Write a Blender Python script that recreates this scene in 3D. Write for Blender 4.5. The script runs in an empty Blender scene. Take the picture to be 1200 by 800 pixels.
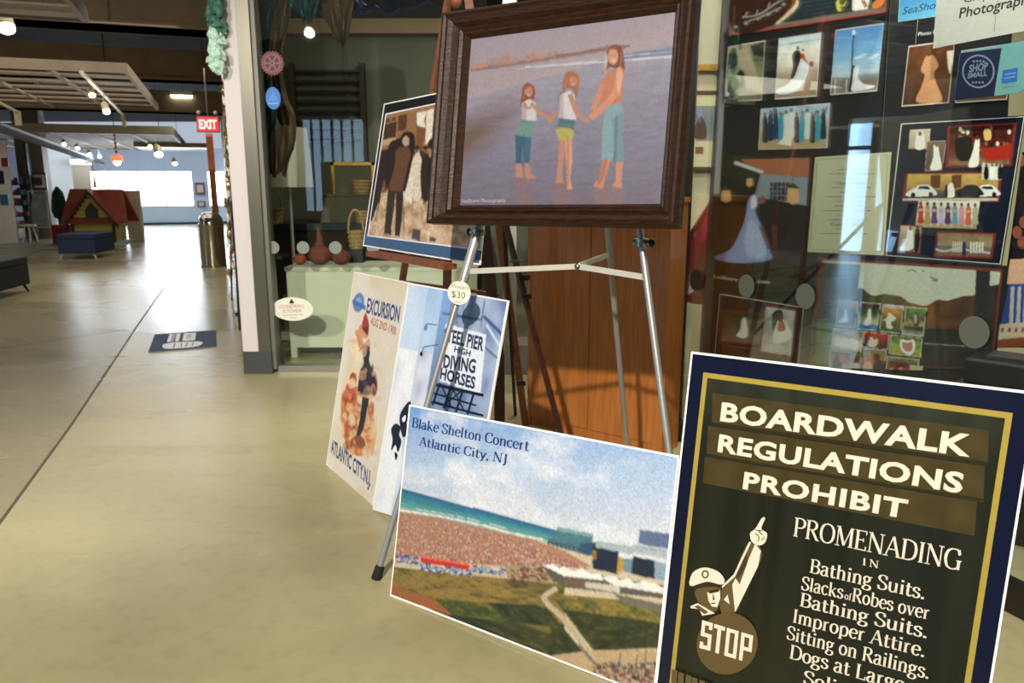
import bpy, bmesh, math, random
import numpy as np
from mathutils import Vector, Matrix
random.seed(7); rng = np.random.default_rng(7)
S = bpy.context.scene
C = S.collection

# ------------------------------------------------------------ camera, world, lights, exposure
FPX = 900.0; PITCH = math.radians(11.75); EYE = 1.4
cd = bpy.data.cameras.new('camera'); cam = bpy.data.objects.new('camera', cd); C.objects.link(cam)
cam.location = (0, 0, EYE); cam.rotation_euler = (math.pi/2-PITCH, 0, 0)
cd.sensor_width = 36; cd.lens = FPX/1200*36; cd.clip_start = 0.02; cd.clip_end = 200
cd.dof.use_dof = True; cd.dof.focus_distance = 1.95; cd.dof.aperture_fstop = 6.3
S.camera = cam
w = bpy.data.worlds.new('world'); S.world = w; w.use_nodes = True
w.node_tree.nodes['Background'].inputs[0].default_value = (0.75, 0.85, 1.0, 1)
w.node_tree.nodes['Background'].inputs[1].default_value = 0.5
S.view_settings.view_transform = 'Standard'; S.view_settings.look = 'None'
S.view_settings.exposure = 0.24; S.view_settings.gamma = 1; S.view_settings.use_curve_mapping = False

def lamp(name, kind, loc, target, power, color=(1, 1, 1), size=1.0, size_y=None, angle=None, blend=0.3):
    l = bpy.data.lights.new(name, kind); l.energy = power; l.color = color
    if kind == 'AREA':
        l.size = size
        if size_y: l.shape = 'RECTANGLE'; l.size_y = size_y
    if kind == 'SPOT':
        l.shadow_soft_size = size; l.spot_size = math.radians(angle); l.spot_blend = blend
    if kind == 'POINT': l.shadow_soft_size = size
    o = bpy.data.objects.new(name, l); C.objects.link(o); o.location = loc
    o.rotation_euler = (Vector(target)-Vector(loc)).to_track_quat('-Z', 'Y').to_euler()
    return o
# track spot behind the photographer that throws the hard shadows on the wooden cabinet
lamp('spot_light', 'SPOT', (-1.0, -2.0, 3.85), (0.1, 3.2, 0.9), 1500, (1, .93, .82), .06, angle=64, blend=.6)
lamp('spot_light', 'SPOT', (-3.2, -1.6, 3.7), (-3.7, 5.2, 0.3), 900, (1, .94, .84), .07, angle=58, blend=.6)  # second spot, added to brighten the left shop front and floor
# soft overhead fill added for the hall, no fixture is built
lamp('area_light', 'AREA', (-2.8, 2.0, 3.5), (-2.8, 2.0, 0), 34, (1, .94, .82), 5, 6)
lamp('area_light', 'AREA', (-6.5, 11.0, 3.0), (-6.5, 11.0, 0), 170, (1, .9, .76), 6, 7)
lamp('area_light', 'AREA', (-6.5, 13.0, 1.6), (-6.5, 13.0, 4), 50, (1, .86, .68), 7, 12)  # uplight added to brighten the ceiling from below
lamp('area_light', 'AREA', (-8.6, 22.6, 1.95), (-6.6, 15.0, 0), 150, (.86, .93, 1), 8, .5)  # added inside the far windows to stand in for their daylight
lamp('area_light', 'AREA', (-9.0, 23.4, 1.98), (-11.0, 26.6, .9), 110, (.8, .9, 1), 8, .5)  # bluish light added to brighten the far window wall
lamp('area_light', 'AREA', (-1.2, 6.3, 3.4), (-1.2, 8.2, 1), 10, (1, .93, .8), 2.2, .8)  # fill added inside the left shop, just behind its glass
lamp('area_light', 'AREA', (-.6, 7.6, 3.3), (-.6, 7.7, 0), 11, (1, .93, .8), 2.2, 1.2)  # another added fill, deeper in the left shop
# fill added between glass and boards to brighten the wedding display
lamp('area_light', 'AREA', (1.34, 3.62, 3.2), (1.5, 3.72, 1.3), 42, (1, .95, .88), .9, .25)
lamp('area_light', 'AREA', (1.62, 3.02, 3.2), (1.85, 3.35, 1.0), 34, (1, .95, .88), .7, .3)
lamp('area_light', 'AREA', (1.2, 5.1, 3.5), (1.2, 6.2, 1.4), 30, (1, .88, .68), 1, .4)  # fill added to brighten the cream wall of the right shop

# ------------------------------------------------------------ geometry of the view (measured once, used to place things at real distances)
cP, sP = math.cos(PITCH), math.sin(PITCH)
def ray(u, v):
    x = (u-600)/FPX; y = (400-v)/FPX
    return Vector((x, cP+y*sP, -sP+y*cP))
O3 = Vector((0, 0, EYE))
def F(u, v, z=0):
    r = ray(u, v); return O3+r*((z-EYE)/r.z)
def P(u, v, D):
    r = ray(u, v); return O3+r*(D/r.y)
def nrm(az, ti):
    az, ti = math.radians(az), math.radians(ti)
    return Vector((math.sin(az)*math.cos(ti), -math.cos(az)*math.cos(ti), math.sin(ti)))
def PL(u, v, p0, n):
    r = ray(u, v); return O3+r*(n.dot(Vector(p0)-O3)/n.dot(r))

# ------------------------------------------------------------ materials
def lin(c):
    if isinstance(c, str):
        c = c.lstrip('#'); c = [int(c[i:i+2], 16)/255 for i in (0, 2, 4)]
    return [x/12.92 if x <= .04045 else ((x+.055)/1.055)**2.4 for x in c]
_m = {}
def M(name, col, rough=.6, metal=0, noise=0, scale=8, bump=0, stretch=None, emit=0, coat=0, spec=.5):
    if name in _m: return _m[name]
    m = bpy.data.materials.new(name); m.use_nodes = True; nt = m.node_tree; b = nt.nodes['Principled BSDF']
    c = lin(col); b.inputs['Base Color'].default_value = (*c, 1)
    b.inputs['Roughness'].default_value = rough; b.inputs['Metallic'].default_value = metal
    b.inputs['Specular IOR Level'].default_value = spec
    if coat: b.inputs['Coat Weight'].default_value = coat; b.inputs['Coat Roughness'].default_value = .08
    if emit:
        b.inputs['Emission Color'].default_value = (*c, 1); b.inputs['Emission Strength'].default_value = emit
    if noise or bump:
        tc = nt.nodes.new('ShaderNodeTexCoord'); mp = nt.nodes.new('ShaderNodeMapping')
        nt.links.new(tc.outputs['Object'], mp.inputs[0])
        if stretch: mp.inputs['Scale'].default_value = stretch
        n = nt.nodes.new('ShaderNodeTexNoise'); n.inputs['Scale'].default_value = scale; n.inputs['Detail'].default_value = 6
        nt.links.new(mp.outputs[0], n.inputs[0])
        if noise:
            r = nt.nodes.new('ShaderNodeValToRGB'); e = r.color_ramp.elements
            e[0].position = .3; e[1].position = .7
            e[0].color = (*[x*(1-noise) for x in c], 1); e[1].color = (*[min(1, x*(1+noise)) for x in c], 1)
            nt.links.new(n.outputs[0], r.inputs[0]); nt.links.new(r.outputs[0], b.inputs['Base Color'])
        if bump:
            bp = nt.nodes.new('ShaderNodeBump'); bp.inputs['Strength'].default_value = bump; bp.inputs['Distance'].default_value = .01
            nt.links.new(n.outputs[0], bp.inputs['Height']); nt.links.new(bp.outputs[0], b.inputs['Normal'])
    _m[name] = m; return m
def M_print(name, rough, spec=.5):
    m = bpy.data.materials.new(name); m.use_nodes = True; nt = m.node_tree; b = nt.nodes['Principled BSDF']
    a = nt.nodes.new('ShaderNodeVertexColor'); a.layer_name = 'ink'
    n = nt.nodes.new('ShaderNodeTexNoise'); n.inputs['Scale'].default_value = 60; n.inputs['Detail'].default_value = 3
    tc = nt.nodes.new('ShaderNodeTexCoord'); nt.links.new(tc.outputs['Object'], n.inputs[0])
    mr = nt.nodes.new('ShaderNodeMapRange'); mr.inputs['To Min'].default_value = .9; mr.inputs['To Max'].default_value = 1.1
    nt.links.new(n.outputs[0], mr.inputs[0])
    mx = nt.nodes.new('ShaderNodeVectorMath'); mx.operation = 'MULTIPLY'
    nt.links.new(a.outputs[0], mx.inputs[0]); nt.links.new(mr.outputs[0], mx.inputs[1])
    nt.links.new(mx.outputs[0], b.inputs['Base Color'])
    b.inputs['Roughness'].default_value = rough; b.inputs['Specular IOR Level'].default_value = spec
    return m
INK = M_print('printed_ink', .45, .3); INKG = M_print('glossy_print', .22, .4)
def M_glass(name, tint=(1, 1, 1), k=1.0):
    m = bpy.data.materials.new(name); m.use_nodes = True; nt = m.node_tree; nt.nodes.clear()
    o = nt.nodes.new('ShaderNodeOutputMaterial'); mx = nt.nodes.new('ShaderNodeMixShader')
    t = nt.nodes.new('ShaderNodeBsdfTransparent'); t.inputs[0].default_value = (*tint, 1)
    g = nt.nodes.new('ShaderNodeBsdfGlossy'); g.inputs['Roughness'].default_value = .01
    f = nt.nodes.new('ShaderNodeFresnel'); f.inputs[0].default_value = 1.45
    ml = nt.nodes.new('ShaderNodeMath'); ml.operation = 'MULTIPLY'; ml.inputs[1].default_value = k; ml.use_clamp = True
    nt.links.new(f.outputs[0], ml.inputs[0]); nt.links.new(ml.outputs[0], mx.inputs[0])
    nt.links.new(t.outputs[0], mx.inputs[1]); nt.links.new(g.outputs[0], mx.inputs[2]); nt.links.new(mx.outputs[0], o.inputs[0])
    return m
GLASS = M_glass('shop_glass', (.93, .97, .95), .5)

white = M('white_paint', '#e9e4dc', .6)
cream = M('cream_paint', '#cfc5a2', .7, noise=.05, scale=3)
chrome = M('aluminium_tube', '#bdbdb8', .32, .55, noise=.1, scale=20)
steel = M('brushed_steel', '#9a9890', .3, 1)
black = M('black_plastic', '#0c0c0d', .4)
blackpaint = M('black_paint', '#101114', .55)
darkwall = M('dark_ceiling', '#141313', .9)
beamm = M('beam_paint', '#75644c', .8, noise=.15, scale=3)
slatm = M('slat_paint', '#8d7f6c', .7, noise=.1, scale=4)
foam = M('foam_board', '#f4f2ec', .6)
walnut = M('walnut_frame', '#2c1608', .4, noise=.6, scale=30, bump=.3, stretch=(1, 1, 6), spec=.35)
frame_gold = M('gold_leaf', '#b58b3c', .35, .7, noise=.2, scale=30)
easelwood = M('easel_wood', '#7a4226', .5, noise=.25, scale=25)
darkwood = M('mahogany', '#3a1a10', .45, noise=.3, scale=20)
cabinet_m = M('cabinet_veneer', '#ab682f', .42, noise=.22, scale=9, stretch=(6, 6, .5), coat=.2)

# ------------------------------------------------------------ builders
def setp(o, label=None, cat=None, group=None, kind=None):
    if label: o['label'] = label
    if cat: o['category'] = cat
    if group: o['group'] = group
    if kind: o['kind'] = kind
    return o
def thing(name, label, cat, loc=(0, 0, 0), group=None):
    o = bpy.data.objects.new(name, None); C.objects.link(o); o.location = loc; o.empty_display_size = .1
    return setp(o, label, cat, group)
def origin(parent):
    v = Vector((0, 0, 0))
    while parent is not None: v += parent.location; parent = parent.parent
    return v
class G:
    """collects shapes in world coordinates and links them as one mesh"""
    def __init__(s): s.v = []; s.f = []; s.mi = []; s.m = 0
    def add(s, vs, fs):
        k = len(s.v); s.v += [Vector(x) for x in vs]; s.f += [[i+k for i in f] for f in fs]; s.mi += [s.m]*len(fs); return s
    def box(s, a, b, yaw=0, c=None):
        a = Vector(a); b = Vector(b)
        vs = [Vector((x, y, z)) for z in (a.z, b.z) for y in (a.y, b.y) for x in (a.x, b.x)]
        if yaw:
            c = Vector(c) if c is not None else (a+b)/2; R = Matrix.Rotation(yaw, 3, 'Z'); vs = [R@(q-c)+c for q in vs]
        return s.add(vs, [(0, 2, 3, 1), (4, 5, 7, 6), (0, 1, 5, 4), (2, 6, 7, 3), (0, 4, 6, 2), (1, 3, 7, 5)])
    def obox(s, c, X, Y, Z, dx, dy, dz):
        """oriented box, half sizes dx dy dz along unit vectors X Y Z"""
        c = Vector(c)
        vs = [c+X*(i*dx)+Y*(j*dy)+Z*(k*dz) for k in (-1, 1) for j in (-1, 1) for i in (-1, 1)]
        return s.add(vs, [(0, 2, 3, 1), (4, 5, 7, 6), (0, 1, 5, 4), (2, 6, 7, 3), (0, 4, 6, 2), (1, 3, 7, 5)])
    def bar(s, a, b, w, d=None, up=(0, 0, 1)):
        a = Vector(a); b = Vector(b); Z = (b-a).normalized(); u = Vector(up)
        if abs(Z.dot(u)) > .98: u = Vector((0, 1, 0))
        X = Z.cross(u).normalized(); Y = X.cross(Z); d = d or w
        return s.obox((a+b)/2, X, Y, Z, w/2, d/2, (b-a).length/2)
    def prism(s, pts, t):
        """closed outline (list of 3-D points) pushed along vector t"""
        n = len(pts); pts = [Vector(p) for p in pts]; t = Vector(t)
        return s.add(pts+[p+t for p in pts], [list(range(n)), list(range(2*n-1, n-1, -1))]+[(i, i+n, (i+1) % n+n, (i+1) % n) for i in range(n)])
    def tube(s, pts, r, n=10, close=True):
        pts = [Vector(p) for p in pts]; rs = r if isinstance(r, (list, tuple)) else [r]*len(pts)
        vs = []; prev = None
        for i, p in enumerate(pts):
            d = (pts[min(i+1, len(pts)-1)]-pts[max(i-1, 0)]).normalized()
            if prev is None:
                u = Vector((0, 0, 1)) if abs(d.z) < .9 else Vector((1, 0, 0)); prev = d.cross(u).normalized()
            X = (prev-d*prev.dot(d)).normalized(); prev = X; Y = d.cross(X)
            vs += [p+(X*math.cos(2*math.pi*k/n)+Y*math.sin(2*math.pi*k/n))*rs[i] for k in range(n)]
        fs = [(i*n+k, i*n+(k+1) % n, (i+1)*n+(k+1) % n, (i+1)*n+k) for i in range(len(pts)-1) for k in range(n)]
        if close: fs += [list(range(n))[::-1], [(len(pts)-1)*n+k for k in range(n)]]
        return s.add(vs, fs)
    def lathe(s, prof, c, n=24):
        c = Vector(c); vs = []
        for r, z in prof: vs += [c+Vector((r*math.cos(2*math.pi*k/n), r*math.sin(2*math.pi*k/n), z)) for k in range(n)]
        L = len(prof)
        fs = [(i*n+k, i*n+(k+1) % n, (i+1)*n+(k+1) % n, (i+1)*n+k) for i in range(L-1) for k in range(n)]
        fs += [list(range(n))[::-1], [(L-1)*n+k for k in range(n)]]
        return s.add(vs, fs)
    def blob(s, c, r, sc=(1, 1, 1), jit=0, n=10):
        c = Vector(c); vs = []; m = n//2+1
        for i in range(m+1):
            th = math.pi*i/m
            for k in range(n):
                ph = 2*math.pi*k/n; q = 1+random.uniform(-jit, jit)
                vs.append(c+Vector((math.sin(th)*math.cos(ph)*sc[0], math.sin(th)*math.sin(ph)*sc[1], math.cos(th)*sc[2]))*r*q)
        return s.add(vs, [(i*n+k, (i+1)*n+k, (i+1)*n+(k+1) % n, i*n+(k+1) % n) for i in range(m) for k in range(n)])
    def build(s, name, mat, parent=None, smooth=False, label=None, cat=None, group=None, kind=None, bevel=0):
        o0 = origin(parent)
        me = bpy.data.meshes.new(name); me.from_pydata([v-o0 for v in s.v], [], s.f)
        bm = bmesh.new(); bm.from_mesh(me); bmesh.ops.recalc_face_normals(bm, faces=bm.faces)
        if bevel: bmesh.ops.bevel(bm, geom=bm.edges[:], offset=bevel, segments=2, affect='EDGES', profile=.5)
        bm.to_mesh(me); bm.free()
        for m in (mat if isinstance(mat, list) else [mat]): me.materials.append(m)
        if isinstance(mat, list):
            for p, i in zip(me.polygons, s.mi): p.material_index = i
        if smooth:
            me.shade_smooth() if hasattr(me, 'shade_smooth') else None
            try: me.set_sharp_from_angle(angle=math.radians(40))
            except Exception: pass
        o = bpy.data.objects.new(name, me); C.objects.link(o)
        if parent is not None: o.parent = parent
        return setp(o, label, cat, group, kind)
def struct(name, g, mat, **k): return g.build(name, mat, kind='structure', **k)

# ------------------------------------------------------------ serif alphabet for the printed signs (own drawing)
# strokes: 's' straight / 'c' curved, optional fixed width; serifs as (x, y) or (x, y, half width)
A_ = {}
def gl(ch, adv, strokes, serifs=()): A_[ch] = (adv, strokes, serifs)
T_, K_ = .05, .12
gl('A', .76, [('s', T_, [(.07, 0), (.37, 1)]), ('s', K_, [(.37, 1), (.68, 0)]), ('s', T_, [(.18, .36), (.56, .36)])], [(.07, 0), (.68, 0)])
gl('B', .68, [('s', K_, [(.15, 0), (.15, 1)]), ('c', 0, [(.12, .98), (.4, .98), (.54, .86), (.54, .66), (.4, .54), (.14, .53)]), ('c', 0, [(.3, .53), (.5, .48), (.6, .3), (.52, .08), (.34, .02), (.12, .02)])], [(.09, 0, .07), (.09, 1, .07)])
gl('C', .72, [('c', 0, [(.64, .74), (.58, .92), (.4, .98), (.2, .9), (.09, .68), (.08, .4), (.18, .12), (.38, .02), (.56, .07), (.66, .24)]), ('s', T_, [(.64, .7), (.64, .98)])])
gl('D', .78, [('s', K_, [(.15, 0), (.15, 1)]), ('c', 0, [(.12, .98), (.4, .97), (.62, .84), (.7, .5), (.62, .16), (.4, .03), (.12, .02)])], [(.09, 0, .07), (.09, 1, .07)])
gl('E', .64, [('s', K_, [(.15, 0), (.15, 1)]), ('s', T_, [(.12, .975), (.56, .975)]), ('s', T_, [(.12, .52), (.44, .52)]), ('s', T_, [(.12, .025), (.58, .025)]), ('s', T_, [(.56, 1), (.56, .8)]), ('s', T_, [(.58, 0), (.58, .22)]), ('s', T_, [(.44, .62), (.44, .42)])], [(.09, 0, .07), (.09, 1, .07)])
gl('G', .8, [('c', 0, [(.66, .74), (.6, .92), (.4, .98), (.2, .9), (.09, .68), (.08, .4), (.18, .12), (.38, .02), (.56, .06), (.67, .16)]), ('s', K_, [(.66, .02), (.66, .42)]), ('s', T_, [(.65, .7), (.65, .98)])], [(.66, .42)])
gl('H', .82, [('s', K_, [(.15, 0), (.15, 1)]), ('s', K_, [(.66, 0), (.66, 1)]), ('s', T_, [(.15, .52), (.66, .52)])], [(.15, 0), (.15, 1), (.66, 0), (.66, 1)])
gl('I', .34, [('s', K_, [(.17, 0), (.17, 1)])], [(.17, 0), (.17, 1)])
gl('J', .42, [('c', 0, [(.26, 1), (.26, .5), (.26, .05), (.18, -.15), (.04, -.2)])], [(.26, 1)])
gl('L', .62, [('s', K_, [(.15, 0), (.15, 1)]), ('s', T_, [(.12, .025), (.56, .025)]), ('s', T_, [(.56, 0), (.56, .24)])], [(.15, 0, .1), (.15, 1)])
gl('M', .96, [('s', T_, [(.14, 0), (.14, 1)]), ('s', K_, [(.16, 1), (.47, .06)]), ('s', T_, [(.47, .06), (.78, 1)]), ('s', K_, [(.8, 0), (.8, 1)])], [(.14, 0), (.8, 0), (.1, 1, .06), (.85, 1, .06)])
gl('N', .84, [('s', T_, [(.14, 0), (.14, 1)]), ('s', K_, [(.14, 1), (.68, .02)]), ('s', T_, [(.69, 0), (.69, 1)])], [(.14, 0), (.69, 1), (.1, 1, .07)])
gl('O', .8, [('c', 0, [(.4, .99), (.2, .9), (.09, .66), (.09, .34), (.2, .1), (.4, .01), (.6, .1), (.71, .34), (.71, .66), (.6, .9), (.4, .99)])])
gl('P', .64, [('s', K_, [(.15, 0), (.15, 1)]), ('c', 0, [(.12, .98), (.4, .98), (.56, .86), (.57, .64), (.42, .5), (.14, .48)])], [(.15, 0), (.09, 1, .07)])
gl('R', .74, [('s', K_, [(.15, 0), (.15, 1)]), ('c', 0, [(.12, .98), (.4, .98), (.54, .86), (.54, .66), (.4, .53), (.14, .51)]), ('s', K_, [(.34, .52), (.64, .02)])], [(.15, 0), (.09, 1, .07), (.68, 0, .07)])
gl('S', .62, [('c', 0, [(.52, .76), (.47, .93), (.3, .99), (.13, .9), (.1, .72), (.22, .58), (.42, .46), (.54, .3), (.5, .1), (.3, .01), (.14, .07), (.07, .26)]), ('s', T_, [(.52, .72), (.52, .98)]), ('s', T_, [(.08, .02), (.08, .28)])])
gl('a', .56, [('c', 0, [(.1, .54), (.16, .66), (.28, .68), (.39, .6), (.4, .42), (.4, .1), (.46, .02), (.54, .05)]), ('c', 0, [(.4, .42), (.2, .36), (.09, .24), (.1, .08), (.2, .0), (.32, .04), (.4, .16)])])
gl('b', .62, [('s', K_, [(.14, 0), (.14, 1)]), ('c', 0, [(.14, .54), (.28, .68), (.46, .62), (.54, .34), (.46, .06), (.28, .0), (.14, .1)])], [(.1, 1, .06)])
gl('c', .52, [('c', 0, [(.45, .54), (.38, .66), (.24, .66), (.1, .52), (.09, .28), (.18, .06), (.32, .0), (.46, .12)])])
gl('e', .54, [('c', 0, [(.1, .38), (.46, .4), (.43, .6), (.28, .68), (.14, .58), (.08, .36), (.14, .1), (.3, .0), (.47, .12)])])
gl('f', .4, [('c', 0, [(.42, .93), (.3, .98), (.2, .86), (.19, .6), (.19, .02)]), ('s', T_, [(.06, .64), (.36, .64)])], [(.19, 0)])
gl('g', .56, [('c', 0, [(.24, .67), (.1, .58), (.1, .38), (.24, .27), (.38, .38), (.38, .58), (.24, .67)]), ('s', T_, [(.36, .62), (.54, .66)]), ('c', 0, [(.18, .29), (.1, .16), (.24, .07), (.42, .03), (.48, -.12), (.36, -.26), (.14, -.26), (.05, -.14), (.16, .04)])])
gl('h', .66, [('s', K_, [(.15, 0), (.15, 1)]), ('c', 0, [(.15, .52), (.28, .67), (.42, .64), (.49, .5), (.49, .0)])], [(.15, 0), (.1, 1, .06), (.49, 0)])
gl('i', .32, [('s', K_, [(.16, 0), (.16, .66)]), ('s', .13, [(.16, .83), (.16, .96)])], [(.16, 0), (.11, .66, .06)])
gl('k', .64, [('s', K_, [(.15, 0), (.15, 1)]), ('s', T_, [(.15, .26), (.48, .64)]), ('s', K_, [(.27, .4), (.54, .02)])], [(.15, 0), (.1, 1, .06), (.56, 0, .07), (.48, .65, .08)])
gl('l', .32, [('s', K_, [(.16, 0), (.16, 1)])], [(.16, 0), (.11, 1, .06)])
gl('m', .96, [('s', K_, [(.15, 0), (.15, .66)]), ('c', 0, [(.15, .52), (.26, .67), (.4, .64), (.47, .5), (.47, .0)]), ('c', 0, [(.47, .52), (.58, .67), (.72, .64), (.79, .5), (.79, .0)])], [(.15, 0), (.1, .66, .06), (.47, 0), (.79, 0)])
gl('n', .66, [('s', K_, [(.15, 0), (.15, .66)]), ('c', 0, [(.15, .52), (.28, .67), (.42, .64), (.49, .5), (.49, .0)])], [(.15, 0), (.1, .66, .06), (.49, 0)])
gl('o', .58, [('c', 0, [(.29, .68), (.14, .58), (.08, .34), (.14, .1), (.29, .0), (.44, .1), (.5, .34), (.44, .58), (.29, .68)])])
gl('p', .62, [('s', K_, [(.14, -.28), (.14, .66)]), ('c', 0, [(.14, .54), (.28, .68), (.46, .62), (.54, .34), (.46, .06), (.28, .0), (.14, .1)])], [(.1, .66, .06), (.14, -.28)])
gl('r', .46, [('s', K_, [(.15, 0), (.15, .66)]), ('c', 0, [(.15, .46), (.26, .64), (.4, .64)])], [(.15, 0), (.1, .66, .06)])
gl('s', .48, [('c', 0, [(.39, .52), (.34, .64), (.22, .68), (.1, .6), (.1, .46), (.24, .37), (.38, .28), (.4, .12), (.28, .01), (.14, .03), (.07, .16)])])
gl('t', .42, [('c', 0, [(.18, .86), (.18, .6), (.18, .14), (.26, .01), (.4, .08)]), ('s', T_, [(.04, .63), (.38, .63)])])
gl('u', .66, [('c', 0, [(.13, .66), (.13, .2), (.22, .02), (.38, .04), (.49, .18)]), ('s', K_, [(.49, 0), (.49, .66)])], [(.1, .66, .06), (.45, .66, .06), (.53, 0, .06)])
gl('v', .58, [('s', K_, [(.1, .66), (.3, .0)]), ('s', T_, [(.3, .0), (.49, .66)])], [(.1, .66), (.5, .66)])
gl('x', .58, [('s', K_, [(.1, .66), (.48, .0)]), ('s', T_, [(.48, .66), (.1, .0)])], [(.1, .66), (.48, .66), (.1, 0), (.48, 0)])
gl('y', .58, [('s', K_, [(.1, .66), (.31, .02)]), ('c', 0, [(.5, .66), (.32, .1), (.2, -.22), (.06, -.24)])], [(.1, .66), (.5, .66)])
gl('.', .28, [('s', .14, [(.13, 0), (.13, .14)])]); gl(',', .28, [('s', .12, [(.15, .13), (.1, -.12)])]); gl(' ', .3, [])
def crom(p, k=6):
    out = []; q = [p[0]]+list(p)+[p[-1]]
    for i in range(1, len(q)-2):
        a, b, c, d = [np.array(z, float) for z in q[i-1:i+3]]
        for t in np.linspace(0, 1, k, endpoint=False):
            out.append(tuple(.5*((2*b)+(c-a)*t+(2*a-5*b+4*c-d)*t*t+(3*b-a-3*c+d)*t**3)))
    out.append(tuple(p[-1])); return out
def ribbon(pts, w, thin=None):
    """polygons of a stroked line; w fixed, or thick/thin by direction when thin given"""
    out = []; p = np.array(pts, float); n = len(p); L = []; R = []
    for i in range(n):
        d = p[min(i+1, n-1)]-p[max(i-1, 0)]; l = np.hypot(*d) or 1; d = d/l
        ww = w if thin is None else thin+(w-thin)*abs(d[1])**1.5
        nn = np.array([-d[1], d[0]])*ww/2; L.append(p[i]+nn); R.append(p[i]-nn)
    return [[L[i], L[i+1], R[i+1], R[i]] for i in range(n-1)]
def serif_polys(txt, weight=1.0, track=0.0):
    polys = []; x = 0
    for ch in txt:
        adv, st, sf = A_[ch]
        for kind, wd, pts in st:
            pp = crom(pts) if kind == 'c' else pts
            for q in (ribbon(pp, K_*weight, T_*weight) if wd == 0 else ribbon(pp, wd*weight)): polys.append([(a+x, b) for a, b in q])
        for s_ in sf:
            hw = s_[2] if len(s_) > 2 else .115; y = s_[1]; dy = .045*weight*(-1 if y in (1, .66, .65) else 1)
            polys.append([(s_[0]-hw+x, y), (s_[0]+hw+x, y), (s_[0]+hw+x, y+dy), (s_[0]-hw+x, y+dy)])
        x += adv+track
    return polys, x-track
_tc = {}
def sans_polys(txt, bold=0.0, shear=0.0, space=1.0):
    key = (txt, bold, shear, space)
    if key in _tc: return _tc[key]
    cu = bpy.data.curves.new('text_outline', 'FONT'); cu.body = txt; cu.resolution_u = 3; cu.offset = bold; cu.shear = shear; cu.space_character = space
    ob = bpy.data.objects.new('text_outline', cu); C.objects.link(ob)
    dg = bpy.context.evaluated_depsgraph_get(); me = ob.evaluated_get(dg).to_mesh()
    v = [tuple(p.co[:2]) for p in me.vertices]; f = [[v[i] for i in p.vertices] for p in me.polygons]
    ob.evaluated_get(dg).to_mesh_clear(); bpy.data.objects.remove(ob); bpy.data.curves.remove(cu)
    xs = [a for q in f for a, _ in q]; ref = .73
    x0, x1 = min(xs), max(xs)
    r = ([[((a-x0)/ref, b/ref) for a, b in q] for q in f], (x1-x0)/ref); _tc[key] = r; return r

def homog(q):
    """3x3 map from a quad TL TR BR BL to the unit square"""
    A = []; B = []
    for (x, y), (u, v) in zip(q, ((0, 0), (1, 0), (1, 1), (0, 1))):
        A += [[x, y, 1, 0, 0, 0, -u*x, -u*y], [0, 0, 0, x, y, 1, -v*x, -v*y]]; B += [u, v]
    return np.append(np.linalg.solve(np.array(A), np.array(B)), 1).reshape(3, 3)
def w2(p):
    """where the photograph shows a point of the scene"""
    d = p-O3; xf = d.y*cP-d.z*sP; up_ = d.y*sP+d.z*cP; return (600+FPX*d.x/xf, 400-FPX*up_/xf)
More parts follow.
